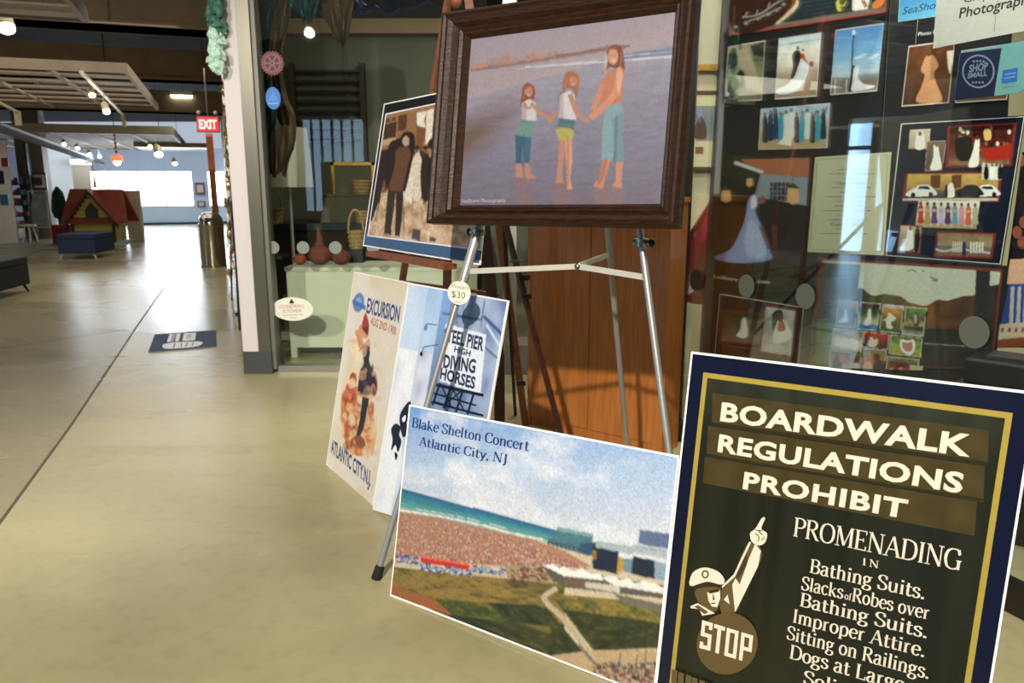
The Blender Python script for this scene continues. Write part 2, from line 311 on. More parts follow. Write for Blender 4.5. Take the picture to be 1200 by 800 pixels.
# ------------------------------------------------------------ flat artwork printed on real boards
class Art:
    """flat coloured shapes lying on one plane; coordinates are read off the photograph, optionally through a crop (ox, oy, scale)"""
    def __init__(s, p0, n, step=.00012, lift=.0004):
        s.p0 = Vector(p0); s.n = n; s.v = []; s.f = []; s.c = []; s.l = 0; s.step = step; s.lift = lift; s.T = (0, 0, 1); s.R = None; s.alpha = 1.0
    def at(s, ox, oy, sc): s.T = (ox, oy, sc); return s
    def w(s, x, y):
        ox, oy, sc = s.T; return PL(ox+x/sc, oy+y/sc, s.p0, s.n)
    def up(s): s.l += 1
    def begin(s, q, nx, ny=None):
        """start a photographic print: following shapes are mixed into one fine grid of coloured points over quad q"""
        s.l += 1; W = [s.w(*z) for z in q]; px = [w2(p) for p in W]
        if ny is None: ny = max(8, int(nx*((W[3]-W[0]).length+(W[2]-W[1]).length)/((W[1]-W[0]).length+(W[2]-W[3]).length)))
        s.R = dict(W=W, H=homog(px), nx=nx, ny=ny, img=np.zeros((ny+1, nx+1, 3)), l=s.l); return s
    def end(s, blur=1, grain=.05, seed=1, gain=1.0):
        R = s.R; s.R = None; im = R['img']; nx, ny, W = R['nx'], R['ny'], R['W']
        for _ in range(blur):
            p = np.pad(im, ((1, 1), (0, 0), (0, 0)), 'edge'); im = (p[:-2]+2*p[1:-1]+p[2:])/4
            p = np.pad(im, ((0, 0), (1, 1), (0, 0)), 'edge'); im = (p[:, :-2]+2*p[:, 1:-1]+p[:, 2:])/4
        r = np.random.default_rng(seed); g = r.normal(0, grain, im.shape[:2]+(1,))
        c = np.kron(r.normal(0, grain*.7, (ny//2+2, nx//2+2)), np.ones((2, 2)))[:ny+1, :nx+1, None]
        im = np.clip(im*gain*(1+g+c), 0, 1); H = R['Hinv'] if 'Hinv' in R else np.linalg.inv(R['H'])
        off = s.n*(s.lift+s.step*R['l']); k = len(s.v)
        jj, ii = np.mgrid[0:ny+1, 0:nx+1]; q = H@np.stack([ii.ravel()/nx, jj.ravel()/ny, np.ones(ii.size)]); U = q[0]/q[2]; V = q[1]/q[2]
        X = (U-600)/FPX; Y = (400-V)/FPX; d = np.stack([X, cP+Y*sP, -sP+Y*cP], 1); nn = np.array(s.n); t = nn@(np.array(s.p0)-np.array(O3))/(d@nn)
        pts = np.array(O3)+d*t[:, None]+np.array(off); s.v += [Vector(p) for p in pts]; s.c += im.reshape(-1, 3).tolist()
        for j in range(ny):
            a = k+j*(nx+1); s.f += [[a+i, a+i+1, a+i+nx+2, a+i+nx+1] for i in range(nx)]
        return s
    def _rpoly(s, pts, c):
        R = s.R; ox, oy, sc = s.T; nx, ny = R['nx'], R['ny']; q = R['H']@np.array([[ox+x/sc, oy+y/sc, 1] for x, y in pts]).T
        P_ = np.stack([q[0]/q[2]*nx, q[1]/q[2]*ny], 1); x0, y0 = np.floor(P_.min(0)).astype(int)-1; x1, y1 = np.ceil(P_.max(0)).astype(int)+1
        x0 = max(x0, 0); y0 = max(y0, 0); x1 = min(x1, nx); y1 = min(y1, ny)
        if x1 < x0 or y1 < y0: return
        if (x1-x0)*(y1-y0) <= 12:                               # tiny marks: dab
            cx_, cy_ = P_.mean(0); i, j = int(round(cx_)), int(round(cy_))
            if 0 <= i <= nx and 0 <= j <= ny: R['img'][j, i] = c
            return
        yy, xx = np.mgrid[y0:y1+1, x0:x1+1]; ins = np.zeros(xx.shape, bool); n_ = len(P_)
        for i in range(n_):
            (ax, ay), (bx, by) = P_[i], P_[(i+1) % n_]
            if ay == by: continue
            cond = (ay > yy) != (by > yy); xi = (bx-ax)*(yy-ay)/(by-ay)+ax; ins ^= cond & (xx < xi)
        sub = R['img'][y0:y1+1, x0:x1+1]; sub[ins] = sub[ins]*(1-s.alpha)+np.array(c)*s.alpha
    def _rgrid(s, q, fn):
        R = s.R; ox, oy, sc = s.T; nx, ny = R['nx'], R['ny']; Z = R['H']@np.array([[ox+x/sc, oy+y/sc, 1] for x, y in q]).T; Z = [(a/c*nx, b/c*ny) for a, b, c in Z.T]
        h = homog(Z); x0, x1 = max(0, int(min(z[0] for z in Z))), min(nx, int(max(z[0] for z in Z))+1); y0, y1 = max(0, int(min(z[1] for z in Z))), min(ny, int(max(z[1] for z in Z))+1)
        for j in range(y0, y1+1):
            for i in range(x0, x1+1):
                t = h@np.array([i, j, 1.]); a, b = t[0]/t[2], t[1]/t[2]
                if -.001 <= a <= 1.001 and -.001 <= b <= 1.001: R['img'][j, i] = np.array(fn(a, b))*s.alpha+R['img'][j, i]*(1-s.alpha)
    def _add(s, pts3, cols, layer=None):
        off = s.n*(s.lift+s.step*(s.l if layer is None else layer)); k = len(s.v)
        s.v += [p+off for p in pts3]; s.f.append(list(range(k, k+len(pts3)))); s.c += cols
    def poly(s, pts, col, keep=False):
        c = lin(col)
        if s.R is not None: s._rpoly(pts, c); return s
        if not keep: s.l += 1
        s._add([s.w(*p) for p in pts], [c]*len(pts)); return s
    def curve(s, pts, col, keep=False):
        p = list(pts)+[pts[0]]; q = [pts[-1]]+p+[pts[1]]; out = []
        for i in range(1, len(q)-2):
            a, b, c, d = [np.array(z, float) for z in q[i-1:i+3]]
            for t in (0, .25, .5, .75): out.append(tuple(.5*((2*b)+(c-a)*t+(2*a-5*b+4*c-d)*t*t+(3*b-a-3*c+d)*t**3)))
        return s.poly(out, col, keep)
    def ell(s, x, y, rx, ry, col, keep=False, n=20, rot=0):
        r = math.radians(rot); cr, sr = math.cos(r), math.sin(r)
        return s.poly([(x+rx*math.cos(2*math.pi*i/n)*cr-ry*math.sin(2*math.pi*i/n)*sr, y+rx*math.cos(2*math.pi*i/n)*sr+ry*math.sin(2*math.pi*i/n)*cr) for i in range(n)], col, keep)
    def line(s, pts, w_, col, smooth=False, keep=False):
        if not keep and s.R is None: s.l += 1
        for q in ribbon(crom(pts) if smooth else pts, w_): s.poly([tuple(z) for z in q], col, True)
        return s
    def quadpt(s, q, a, b):
        """projective point in a photo quad TL TR BR BL"""
        W = [s.w(*z) for z in q]; return (W[0]*(1-a)+W[1]*a)*(1-b)+(W[3]*(1-a)+W[2]*a)*b
    def grid(s, q, nx, ny, fn):
        if s.R is not None: s._rgrid(q, fn); return s
        s.l += 1; off = s.n*(s.lift+s.step*s.l); k = len(s.v); W = [s.w(*z) for z in q]
        for j in range(ny+1):
            b = j/ny; l = W[0]*(1-b)+W[3]*b; r = W[1]*(1-b)+W[2]*b
            for i in range(nx+1):
                a = i/nx; s.v.append(l*(1-a)+r*a+off); s.c.append(list(fn(a, b)))
        for j in range(ny):
            for i in range(nx): t = k+j*(nx+1)+i; s.f.append([t, t+1, t+nx+2, t+nx+1])
        return s
    def text(s, txt, bl, br, tl, col, font='sans', **kw):
        """bl..br baseline ends, tl top of the first capital"""
        s.l += 1
        polys, wd = (serif_polys if font == 'serif' else sans_polys)(txt, **kw)
        a = s.w(*bl); X = (s.w(*br)-a)/wd; Y = s.w(*tl)-a; c = lin(col)
        for q in polys: s._add([a+X*x+Y*y for x, y in q], [c]*len(q))
        return s
    def build(s, name, parent, mat=INK, label=None, kind=None):
        o0 = origin(parent); me = bpy.data.meshes.new(name); me.from_pydata([v-o0 for v in s.v], [], s.f)
        ca = me.color_attributes.new('ink', 'FLOAT_COLOR', 'POINT')
        ca.data.foreach_set('color', np.hstack([np.array(s.c, dtype=np.float32), np.ones((len(s.c), 1), np.float32)]).ravel())
        me.materials.append(mat); o = bpy.data.objects.new(name, me); C.objects.link(o)
        if parent is not None: o.parent = parent
        return setp(o, label, kind=kind)
def mixc(a, b, t): return [x*(1-t)+y*t for x, y in zip(a, b)]
def ramp(stops, t):
    t = min(max(t, stops[0][0]), stops[-1][0])
    for (t0, c0), (t1, c1) in zip(stops, stops[1:]):
        if t <= t1: return mixc(lin(c0), lin(c1), (t-t0)/max(1e-6, t1-t0))
    return lin(stops[-1][1])
def vnoise(seed, n=64):
    r = np.random.default_rng(seed).random((n, n))
    def f(x, y):
        x = x % (n-1); y = y % (n-1); i, j = int(x), int(y); a, b = x-i, y-j
        a = a*a*(3-2*a); b = b*b*(3-2*b)
        return (r[i, j]*(1-a)+r[(i+1) % n, j]*a)*(1-b)+(r[i, (j+1) % n]*(1-a)+r[(i+1) % n, (j+1) % n]*a)*b
    return f
def slab(quad, p0, n, t):
    g = G(); g.prism([PL(u, v, p0, n) for u, v in quad], -n*t); return g

# ------------------------------------------------------------ the hall
CO = Vector((-.35, .937, 0)); CR = Vector((.937, .35, 0))       # along and across the corridor
YAW = math.atan2(.35, .937)
def CB(base, a0, a1, r0, r1, z0, z1, g=None):
    """box in corridor axes from a base point: a along, r to the right"""
    g = g or G(); b = Vector((base[0], base[1], 0))
    c = b+CO*((a0+a1)/2)+CR*((r0+r1)/2)+Vector((0, 0, (z0+z1)/2))
    return g.obox(c, CR, CO, Vector((0, 0, 1)), abs(r1-r0)/2, abs(a1-a0)/2, abs(z1-z0)/2)
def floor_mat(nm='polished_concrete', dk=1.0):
    m = bpy.data.materials.new(nm); m.use_nodes = True; nt = m.node_tree; b = nt.nodes['Principled BSDF']
    tc = nt.nodes.new('ShaderNodeTexCoord'); a = nt.nodes.new('ShaderNodeTexNoise'); a.inputs['Scale'].default_value = .55; a.inputs['Detail'].default_value = 9; a.inputs['Distortion'].default_value = .6
    mp = nt.nodes.new('ShaderNodeMapping'); mp.inputs['Rotation'].default_value = (0, 0, .37); mp.inputs['Scale'].default_value = (.8, 1.5, 1)
    nt.links.new(tc.outputs['Object'], mp.inputs[0]); nt.links.new(mp.outputs[0], a.inputs[0])
    r = nt.nodes.new('ShaderNodeValToRGB'); e = r.color_ramp.elements
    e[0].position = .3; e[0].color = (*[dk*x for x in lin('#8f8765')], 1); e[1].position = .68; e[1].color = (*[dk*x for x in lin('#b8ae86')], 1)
    nt.links.new(a.outputs[0], r.inputs[0])
    f = nt.nodes.new('ShaderNodeTexNoise'); f.inputs['Scale'].default_value = 16; f.inputs['Detail'].default_value = 5; nt.links.new(tc.outputs['Object'], f.inputs[0])
    mx = nt.nodes.new('ShaderNodeMix'); mx.data_type = 'RGBA'; mx.blend_type = 'MULTIPLY'; mx.inputs[0].default_value = .16
    r2 = nt.nodes.new('ShaderNodeValToRGB'); r2.color_ramp.elements[0].position = .32; r2.color_ramp.elements[0].color = (.45, .42, .36, 1); r2.color_ramp.elements[1].position = .5; r2.color_ramp.elements[1].color = (1, 1, 1, 1)
    nt.links.new(f.outputs[0], r2.inputs[0]); nt.links.new(r.outputs[0], mx.inputs[6]); nt.links.new(r2.outputs[0], mx.inputs[7]); nt.links.new(mx.outputs[2], b.inputs['Base Color'])
    rr = nt.nodes.new('ShaderNodeMapRange'); rr.inputs['To Min'].default_value = .2; rr.inputs['To Max'].default_value = .36
    nt.links.new(a.outputs[0], rr.inputs[0]); nt.links.new(rr.outputs[0], b.inputs['Roughness'])
    b.inputs['Specular IOR Level'].default_value = .5
    return m
g = G(); g.box((-22, -5, -.12), (6, 34, 0)); struct('floor', g, floor_mat())
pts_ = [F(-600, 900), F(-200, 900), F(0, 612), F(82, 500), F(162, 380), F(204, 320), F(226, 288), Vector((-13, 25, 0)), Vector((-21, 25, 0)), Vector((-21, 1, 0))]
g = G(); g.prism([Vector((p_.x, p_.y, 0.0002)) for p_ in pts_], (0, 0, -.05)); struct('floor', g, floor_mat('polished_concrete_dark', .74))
jm = M('joint_filler', '#57523f', .8)
pts = [F(-200, 900), F(0, 612), F(82, 500), F(162, 380), F(204, 320), F(226, 288)]
g = G()
for a, b in zip(pts, pts[1:]): g.bar(a+Vector((0, 0, .0003)), b+Vector((0, 0, .0003)), .014, .002)
struct('trim_1', g, jm)
g = G(); g.bar(F(-150, 430)+Vector((0, 0, .0003)), F(700, 700)*.0+F(150, 386)+Vector((0, 0, .0003)), .008, .002); struct('trim_2', g, jm)

# ceiling: dark deck, painted beams
g = G(); g.box((-22, -5, 3.9), (6, 34, 4.0)); struct('ceiling', g, darkwall)
def beam(n, a, z0, z1, depth, r0=-9, r1=6.2):
    g = CB((-3.5, a), 0, depth, r0, r1, z0, z1); CB((-3.5, a), -.02, depth+.02, r0, r1, z0, z0+.05, g); struct('trim_%d' % n, g, beamm)
beam(3, 8.6, 2.98, 3.75, .5, r1=1.2); beam(4, 14.6, 3.1, 3.6, .5, r1=.2); beam(5, 17.4, 2.78, 3.2, .6, r1=.6)

def cloud(z, base, length, width, nslat, nbar, label, fascia=.13, group='suspended slatted ceiling grids'):
    """suspended ceiling grid: fascia, cross slats, long bars; base = front right corner"""
    b = Vector((base.x, base.y, 0)); t = thing('ceiling_grid', label, 'ceiling grid', (b.x, b.y, z), group)
    g = CB(b, 0, .04, -width, 0, z, z+fascia); g.build('fascia', slatm, t)
    g = CB(b, length-.04, length, -width, 0, z, z+fascia*.8); g.build('fascia', slatm, t)
    g = CB(b, .04, length-.04, -.05, 0, z, z+fascia); g.build('side_rail', slatm, t)
    for i in range(nslat):
        a = (i+.8)*length/(nslat+.5); CB(b, a, a+length/nslat*.3, -width, -.06, z+.03, z+.05).build('slat', slatm, t)
    for i in range(nbar):
        r = -(i+1)*width/(nbar+1); CB(b, .05, length-.05, r-.025, r+.025, z-.01, z+.03).build('bar', slatm, t)
    for a in (.3, length-.3):
        for r in (-.3, -width+.3): CB(b, a, a+.012, r, r+.012, z+.1, 3.92).build('hanger', blackpaint, t)
    return t
A1 = F(150, 86, 2.8); cloud(2.8, A1, 6.3, 4.6, 7, 4, 'slatted ceiling grid behind the first beam, with a track light bar')
A2 = F(104, 27, 2.8); A2b = A2-CO*4; cloud(2.8, A2b, 4, 3.4, 5, 3, 'nearest slatted ceiling grid at the top left corner')
A3 = F(203, 158, 2.4); cloud(2.4, A3, 9, 5.6, 11, 6, 'farthest and widest slatted ceiling grid before the window wall', .18)
g = CB(F(243, 173, 2.3), 0, 2.5, -1.8, 0, 2.3, 2.42); g.build('ceiling_panel', slatm, label='plain beige ceiling panel beside the exit sign', cat='panel')

# far window wall
FB = F(200, 263); wallb = M('daylit_wall', '#bccbe4', .8, noise=.04, scale=2)  # the blue cast of the daylight is put into the wall colour
glow = M('window_daylight', '#dcebff', .5, emit=13)
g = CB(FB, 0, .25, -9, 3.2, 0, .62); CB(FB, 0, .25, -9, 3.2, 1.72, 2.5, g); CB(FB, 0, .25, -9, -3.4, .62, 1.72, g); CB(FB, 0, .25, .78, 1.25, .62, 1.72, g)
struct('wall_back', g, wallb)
g = CB(FB, -.02, 0, -6, 3.2, 0, .07); struct('baseboard_back', g, M('dark_base', '#2a2f3a', .6))
def winpane(n, r0, r1, z0, z1, k):
    t = bpy.data.objects.new('window_%d' % n, None); C.objects.link(t); t.location = FB; t['kind'] = 'structure'
    CB(FB, .12, .14, r0, r1, z0, z1).build('pane', glow, t)
    for i in range(k+1):
        r = r0+(r1-r0)*i/k; CB(FB, .02, .1, r-.025, r+.025, z0, z1).build('mullion', M('window_frame_grey', '#8d9aac', .5), t)
    CB(FB, 0, .11, r0, r1, z0-.04, z0).build('sill', white, t)
winpane(1, -3.4, .78, .62, 1.72, 5); winpane(2, 1.25, 2.0, .1, 1.72, 1)
for (u, v, hw, hh, col, lb) in ((234.5, 221, .16, .2, '#6a4a46', 'small brown framed picture on the far window wall'), (236, 239, .13, .1, '#5b4d3c', 'smallest framed picture hung low on the far window wall')):
    c = P(u, v, 26.05); t = thing('wall_picture', lb, 'picture', c)
    g = G(); g.obox(c, CR, CO, Vector((0, 0, 1)), hw, .02, hh); g.build('frame', M('fr'+col, col, .6), t)
    g = G(); g.obox(c-CO*.025, CR, CO, Vector((0, 0, 1)), hw*.6, .006, hh*.6); g.build('picture', M('pale_print', '#c9b8ae', .6), t)

# right side of the corridor: the outer wall of the shop running away from the camera
CBASE = Vector((-1.97, 5.72, 0))
g = CB(CBASE, .3, 21.5, .02, .06, 0, 3.9); struct('wall_right', g, M('corridor_wall', '#6d5f45', .8, noise=.3, scale=6))
# left wall of the hall with its tall windows (seen mirrored in the shop glass)
g = G(); g.box((-11.3, -5, 0), (-11.1, 6.7, .5)); g.box((-11.3, -5, 2.6), (-11.1, 13, 3.9))
g.box((-11.3, -.6, .5), (-11.1, 6.7, 2.6)); g.box((-11.3, 7.95, 0), (-11.1, 13, 2.6)); g.box((-11.3, -5, .5), (-11.1, -3.9, 2.6))
struct('wall_left', g, M('hall_wall', '#77705f', .8))
for k, (y, y2, z0, z1) in enumerate(((-3.9, -.6, .5, 2.6), (6.7, 7.95, .05, 2.5))):
    g = G(); g.box((-11.24, y, z0), (-11.22, y2, z1)); o = g.build('window_%d' % (3+k), M('window_blue_daylight', '#a8d4ff', .5, emit=5), kind='structure')
    for yy in (y+(y2-y)/3, y+(y2-y)*.62):
        G().box((-11.2, yy-.04, z0), (-11.14, yy+.04, z1)).build('mullion', M('window_frame_grey', '#8d9aac'), o)
    G().box((-11.2, y, 2.0), (-11.14, y2, 2.08)).build('transom', M('window_frame_grey', '#8d9aac'), o)
# wall behind the photographer
g = G(); g.box((-22, -5.2, 0), (6, -5, .8)); g.box((-22, -5.2, 2.65), (6, -5, 3.9)); g.box((-22, -5.2, .8), (-4.3, -5, 2.65)); g.box((-3.05, -5.2, .8), (6, -5, 2.65)); g.box((-3.95, -5.2, .8), (-3.05, -5, 1.8)); struct('wall_front', g, M('hall_wall', '#77705f'))
g = G(); g.box((-4.3, -5.15, .8), (-3.05, -5.12, 2.65)); o = g.build('window_7', M('window_blue_daylight2', '#b8dcff', .5, emit=7), kind='structure')
for x in (-4.12, -3.92, -3.7, -3.5, -3.28): G().box((x-.02, -5.1, .8), (x+.02, -5.03, 2.65)).build('mullion', blackpaint, o)
g = G(); g.box((5.8, -5, 0), (6, 8, 3.9)); struct('trim_6', g, M('hall_wall', '#77705f'))

# ------------------------------------------------------------ shop front column and glazing
# white post with aluminium frame
UV = Vector((0, 0, 1))
def post(name, g, mat, **k): return g.build(name, mat, **k)
D0 = 5.55
def xat(u, v, D): return P(u, v, D).x
x0 = xat(286, 425, D0); 
t = thing('storefront_post', 'white faced metal post with dark plinth at the left shop corner', 'post', (x0, D0, 0))
G().box((x0, D0, .17), (x0+.115, D0+.3, 3.9)).build('white_face', M('post_white', '#cbc3c2', .5), t)
G().box((x0+.115, D0-.005, .17), (x0+.205, D0+.25, 3.9)).build('metal_face', M('post_metal', '#69655a', .35, .8), t)
G().box((x0+.205, D0+.02, .03), (x0+.235, D0+.12, 3.9)).build('edge_strip', M('bright_metal', '#6f6d66', .5, .5), t)
G().box((x0-.003, D0-.006, 0), (x0+.208, D0+.302, .17)).build('plinth', M('plinth_dark', '#3a3a3c', .5), t)
gx0 = x0+.235; gx1 = xat(590, 400, D0)
g = G(); g.box((gx0, D0+.05, 0), (gx1, D0+.11, .05)); g.box((gx0, D0+.05, 3.5), (gx1, D0+.11, 3.6)); struct('trim_7', g, M('frame_alu', '#8f8b80', .35, .8))
g = G(); g.box((gx0, D0+.078, .05), (gx1, D0+.086, 3.5)); g.build('window_8', GLASS, kind='structure')
# mullion by the cabinet
g = G(); g.box((gx1, D0, 0), (gx1+.095, D0+.16, 3.9)); g.box((gx1+.03, D0-.02, 0), (gx1+.05, D0, 3.9)); struct('trim_8', g, M('mullion_grey', '#9a9a98', .4, .6))
g = G(); g.box((gx1+.01, D0-.03, 0), (gx1+.3, D0+.3, .22)); struct('baseboard_right', g, M('grey_base', '#6b6a62', .6))
# wall head over the shop front
g = G(); g.box((gx0, D0+.0, 3.6), (1.2, D0+.2, 3.9)); struct('trim_9', g, darkwall)
# inside of the left shop
g = G(); g.box((-3.2, 9.0, 0), (6, 9.15, 3.9)); struct('wall_shop', g, M('sage_wall', '#66685a', .8, noise=.05, scale=2))
g = G(); g.box((-3.2, 8.85, 2.98), (2, 9.0, 3.13)); struct('trim_10', g, M('tan_trim', '#8d7552', .7))
g = G(); g.box((-3.2, 8.9, 3.13), (2, 9.0, 3.9)); struct('trim_11', g, darkwall)
g = G(); g.box((-1.86, 8.97, 1.95), (-1.84, 9.0, 2.9)); struct('trim_12', g, M('sage_wall', '#66685a'))
# right shop: cream wall
g = G(); g.box((.2, 6.2, 0), (5.8, 6.3, 3.9)); struct('wall_cream', g, cream)
for z in (1.85, 1.2, .55): 
    pass

# glass front of the right shop
GA = Vector((.93, 4.08, 0)); GD = Vector((.39, -.92, 0)).normalized(); GN = Vector((-GD.y, GD.x, 0))*-1
if GN.x > 0: GN = -GN
g = G(); c = GA+GD*2+UV*1.85; g.obox(c, GD, GN, UV, 2.0, .004, 1.75); g.build('window_9', GLASS, kind='structure')
g = G(); g.obox(GA+GD*2+UV*.05, GD, GN, UV, 2.05, .03, .05); g.obox(GA+GD*2+UV*3.75, GD, GN, UV, 2.05, .04, .15); g.obox(GA-GD*.02+UV*1.9, GD, GN, UV, .008, .02, 1.9); g.obox(GA+GD*4.03+UV*1.9, GD, GN, UV, .03, .03, 1.9); struct('trim_13', g, M('frame_bronze', '#3a352c', .4, .7))
# dots on the glass
dot = M('frosted_dot', '#585b52', .8)
for u, v, k in ((817, 328, 0), (876, 335, 1), (945, 347, 2), (1143, 389, 3)):
    c = PL(u, v, GA, GN)+GN*.008; r = .055
    vs = [c+(GD*math.cos(q*math.pi/12)+UV*math.sin(q*math.pi/12))*r for q in range(24)]
    g = G(); g.prism(vs, -GN*.002); g.build('glass_dot', dot, label=('small grey dot on the glass before the red jacket', 'grey dot on the glass over the web address of the wedding photo', 'grey dot on the glass right of the wedding couple photo', 'largest grey dot on the glass, over the autumn landscape')[k], cat='sticker', group='grey safety dots on the right shop glass')
dotl = M('frosted_dot_pale', '#7d827a', .8)
for u, k in ((320, 0), (355, 1), (393, 2), (437, 3)):
    c = P(u, 290, D0+.07); vs = [c+(Vector((1, 0, 0))*math.cos(q*math.pi/10)+UV*math.sin(q*math.pi/10))*.046 for q in range(20)]
    g = G(); g.prism(vs, (0, .002, 0)); g.build('glass_dot', dotl, label=('pale dot on the left glass nearest the metal post', 'pale dot on the left glass just right of the lamp pole', 'pale dot on the left glass before the brown cloth pumpkin', 'pale dot on the left glass beside the sepia photo board')[k], cat='sticker', group='pale safety dots on the left shop glass')

# ------------------------------------------------------------ boards and pictures
def board_root(name, label, cat, q, p0, n, t, mat=foam, rootz=0, group=None, part='panel'):
    pts = [PL(u, v, p0, n) for u, v in q]; b = (pts[2]+pts[3])/2
    r = thing(name, label, cat, (b.x, b.y, min(pts[2].z, pts[3].z)), group)
    slab(q, p0, n, t).build(part, mat, r)
    return r

# --- beach portrait in the wide dark frame
n = nrm(-30, 10); p0 = P(506, 262.6, 2.78)
outer = [(524.5, 19), (823, -23), (797.6, 268), (506, 262.6)]; inner = [(552.5, 46), (792, 14), (774, 239), (539, 240.5)]
OP = [PL(u, v, p0, n) for u, v in outer]; IP = [PL(u, v, p0, n) for u, v in inner]
fr = thing('framed_portrait', 'large beach photograph in a wide dark wood frame on the metal easel', 'framed photo', (OP[2]+OP[3])/2)
prof = [(0, 0), (.0, .034), (.12, .042), (.2, .036), (.3, .04), (.46, .034), (.6, .02), (.68, .024), (.78, .017), (.86, .02), (1, .004), (1, 0)]
for i in range(4):
    j = (i+1) % 4; g = G(); vs = []; 
    for t_, h in prof: vs.append(OP[i].lerp(IP[i], t_)+n*h)
    for t_, h in prof: vs.append(OP[j].lerp(IP[j], t_)+n*h)
    m = len(prof); g.add(vs, [(k, k+1, m+k+1, m+k) for k in range(m-1)]+[(m-1, 0, m, 2*m-1), list(range(m))[::-1], list(range(m, 2*m))])
    g.build('frame_rail', walnut, fr)
g = G(); g.prism([p-n*.002 for p in OP], -n*.01); g.build('backing', blackpaint, fr)
A = Art(p0, n)
nz = vnoise(3)
def sea(a, b):
    hz = .36-.31*a if a < .75 else .13+.0*a
    hz = .385-.2*a
    w_ = nz(a*14, b*60)*.5+nz(a*40+5, b*150)*.5
    if b < hz-.03: return ramp([(0, '#9d93a0'), (1, '#aa9c9f')], b/hz)
    c = ramp([(0, '#9a95a6'), (.25, '#8e8a9c'), (.6, '#807b8f'), (1, '#77707f')], (b-hz)/(1-hz))
    if a < .42:
        s_ = max(0, 1-abs((b-.42)-(.32-a)*.6)/.2)*max(0, 1-a/.4); c = mixc(c, lin('#74605a'), min(1, s_*1.3))
    return [x*(.86+.3*w_) for x in c]
A.begin(inner, 300); A.grid(inner, 90, 80, sea)
A.at(500, 0, 2.856)
A.poly([(690, 176), (833, 160), (832, 180), (700, 196), (560, 206)], '#77809a'); A.line([(330, 226), (480, 214), (600, 206), (830, 188)], 7, '#c9c6d2', True); A.line([(300, 232), (520, 206), (700, 184), (832, 172)], 3, '#b5b3c4', True)
A.poly([(148, 238), (240, 228), (330, 214), (500, 188), (680, 158), (680, 150), (600, 154), (500, 176), (330, 200), (240, 212), (148, 226)], '#8b7476')
for x, y, w_, h in ((216, 196, 34, 20), (252, 188, 30, 24), (286, 196, 20, 14), (150, 216, 36, 12), (330, 186, 18, 18), (352, 178, 14, 20), (370, 182, 26, 12), (400, 176, 20, 14), (424, 172, 16, 14), (186, 212, 20, 10)):
    A.poly([(x, y), (x+w_, y-3), (x+w_, y+h), (x, y+h+3)], random.choice(('#b18474', '#a98580', '#b9897a')))
A.line([(430, 186), (680, 152)], 4, '#8a5e55')
for x in range(440, 680, 22): A.line([(x, 186-(x-430)*.136), (x, 196-(x-430)*.13)], 2, '#806064', keep=True)
# smallest girl
sk = '#b98672'; hr = '#8a4a38'
A.curve([(300, 600), (345, 597), (350, 680), (305, 684)], '#86707a')
A.curve([(322, 290), (340, 278), (360, 290), (362, 320), (352, 340), (330, 350), (314, 358), (318, 320)], hr)
A.ell(342, 308, 12, 16, sk); A.poly([(318, 345), (345, 330), (365, 345), (368, 405), (318, 402)], '#cdc6cc')
A.poly([(318, 400), (360, 404), (350, 462), (294, 452)], '#6f928f'); A.poly([(297, 452), (322, 456), (318, 548), (299, 546)], '#3a5f74'); A.poly([(320, 456), (350, 460), (344, 546), (328, 548)], '#42697e')
A.poly([(300, 546), (316, 548), (326, 596), (298, 594)], sk); A.poly([(328, 547), (343, 546), (350, 582), (370, 592), (340, 600), (330, 590)], sk)
A.line([(350, 345), (375, 372), (418, 398)], 13, sk, True); A.line([(328, 345), (336, 362), (350, 358)], 9, sk, True)
# middle girl
A.curve([(424, 610), (490, 620), (480, 690), (430, 690)], '#86707a')
A.curve([(462, 250), (488, 240), (510, 256), (508, 300), (500, 325), (490, 300), (470, 296), (456, 312)], '#a5674a')
A.ell(490, 272, 12, 18, sk); A.poly([(447, 318), (478, 304), (496, 318), (500, 402), (442, 396)], '#d2cbd0')
A.poly([(443, 394), (497, 402), (492, 436), (436, 432)], '#55787c'); A.curve([(436, 430), (490, 434), (486, 468), (462, 470), (446, 474)], '#b3a75c')
A.poly([(446, 470), (466, 470), (458, 540), (454, 600), (462, 614), (430, 612), (436, 590), (440, 530)], sk); A.poly([(462, 468), (486, 466), (488, 540), (480, 600), (488, 632), (470, 636), (468, 560)], '#d39a80')
A.line([(480, 315), (492, 350), (510, 388), (545, 404)], 17, sk, True); A.line([(436, 370), (424, 384), (412, 410)], 15, sk, True)
# mother
A.curve([(560, 625), (650, 625), (650, 688), (575, 690)], '#8a727a')
A.curve([(604, 170), (622, 150), (650, 156), (660, 190), (662, 235), (640, 232), (612, 226), (586, 252), (604, 210)], '#7e4a3c')
A.ell(624, 190, 17, 26, '#d09a7e'); A.poly([(604, 246), (650, 220), (662, 240), (652, 340), (600, 360), (566, 340), (580, 280)], '#bf7c64')
A.line([(648, 240), (636, 300), (600, 350), (548, 396)], 22, '#cd8f74', True); A.line([(590, 280), (572, 330), (558, 370)], 18, '#c98b6e', True)
A.poly([(596, 360), (640, 346), (658, 362), (652, 430), (636, 470), (622, 540), (586, 534), (588, 440)], '#84a2a8'); A.poly([(618, 400), (660, 372), (654, 440), (662, 540), (634, 544), (630, 470)], '#74949e')
A.poly([(590, 534), (616, 538), (596, 600), (590, 632), (556, 622), (576, 600)], '#c88a70'); A.poly([(634, 542), (658, 541), (652, 600), (654, 630), (618, 622), (634, 604)], '#ca8e74')
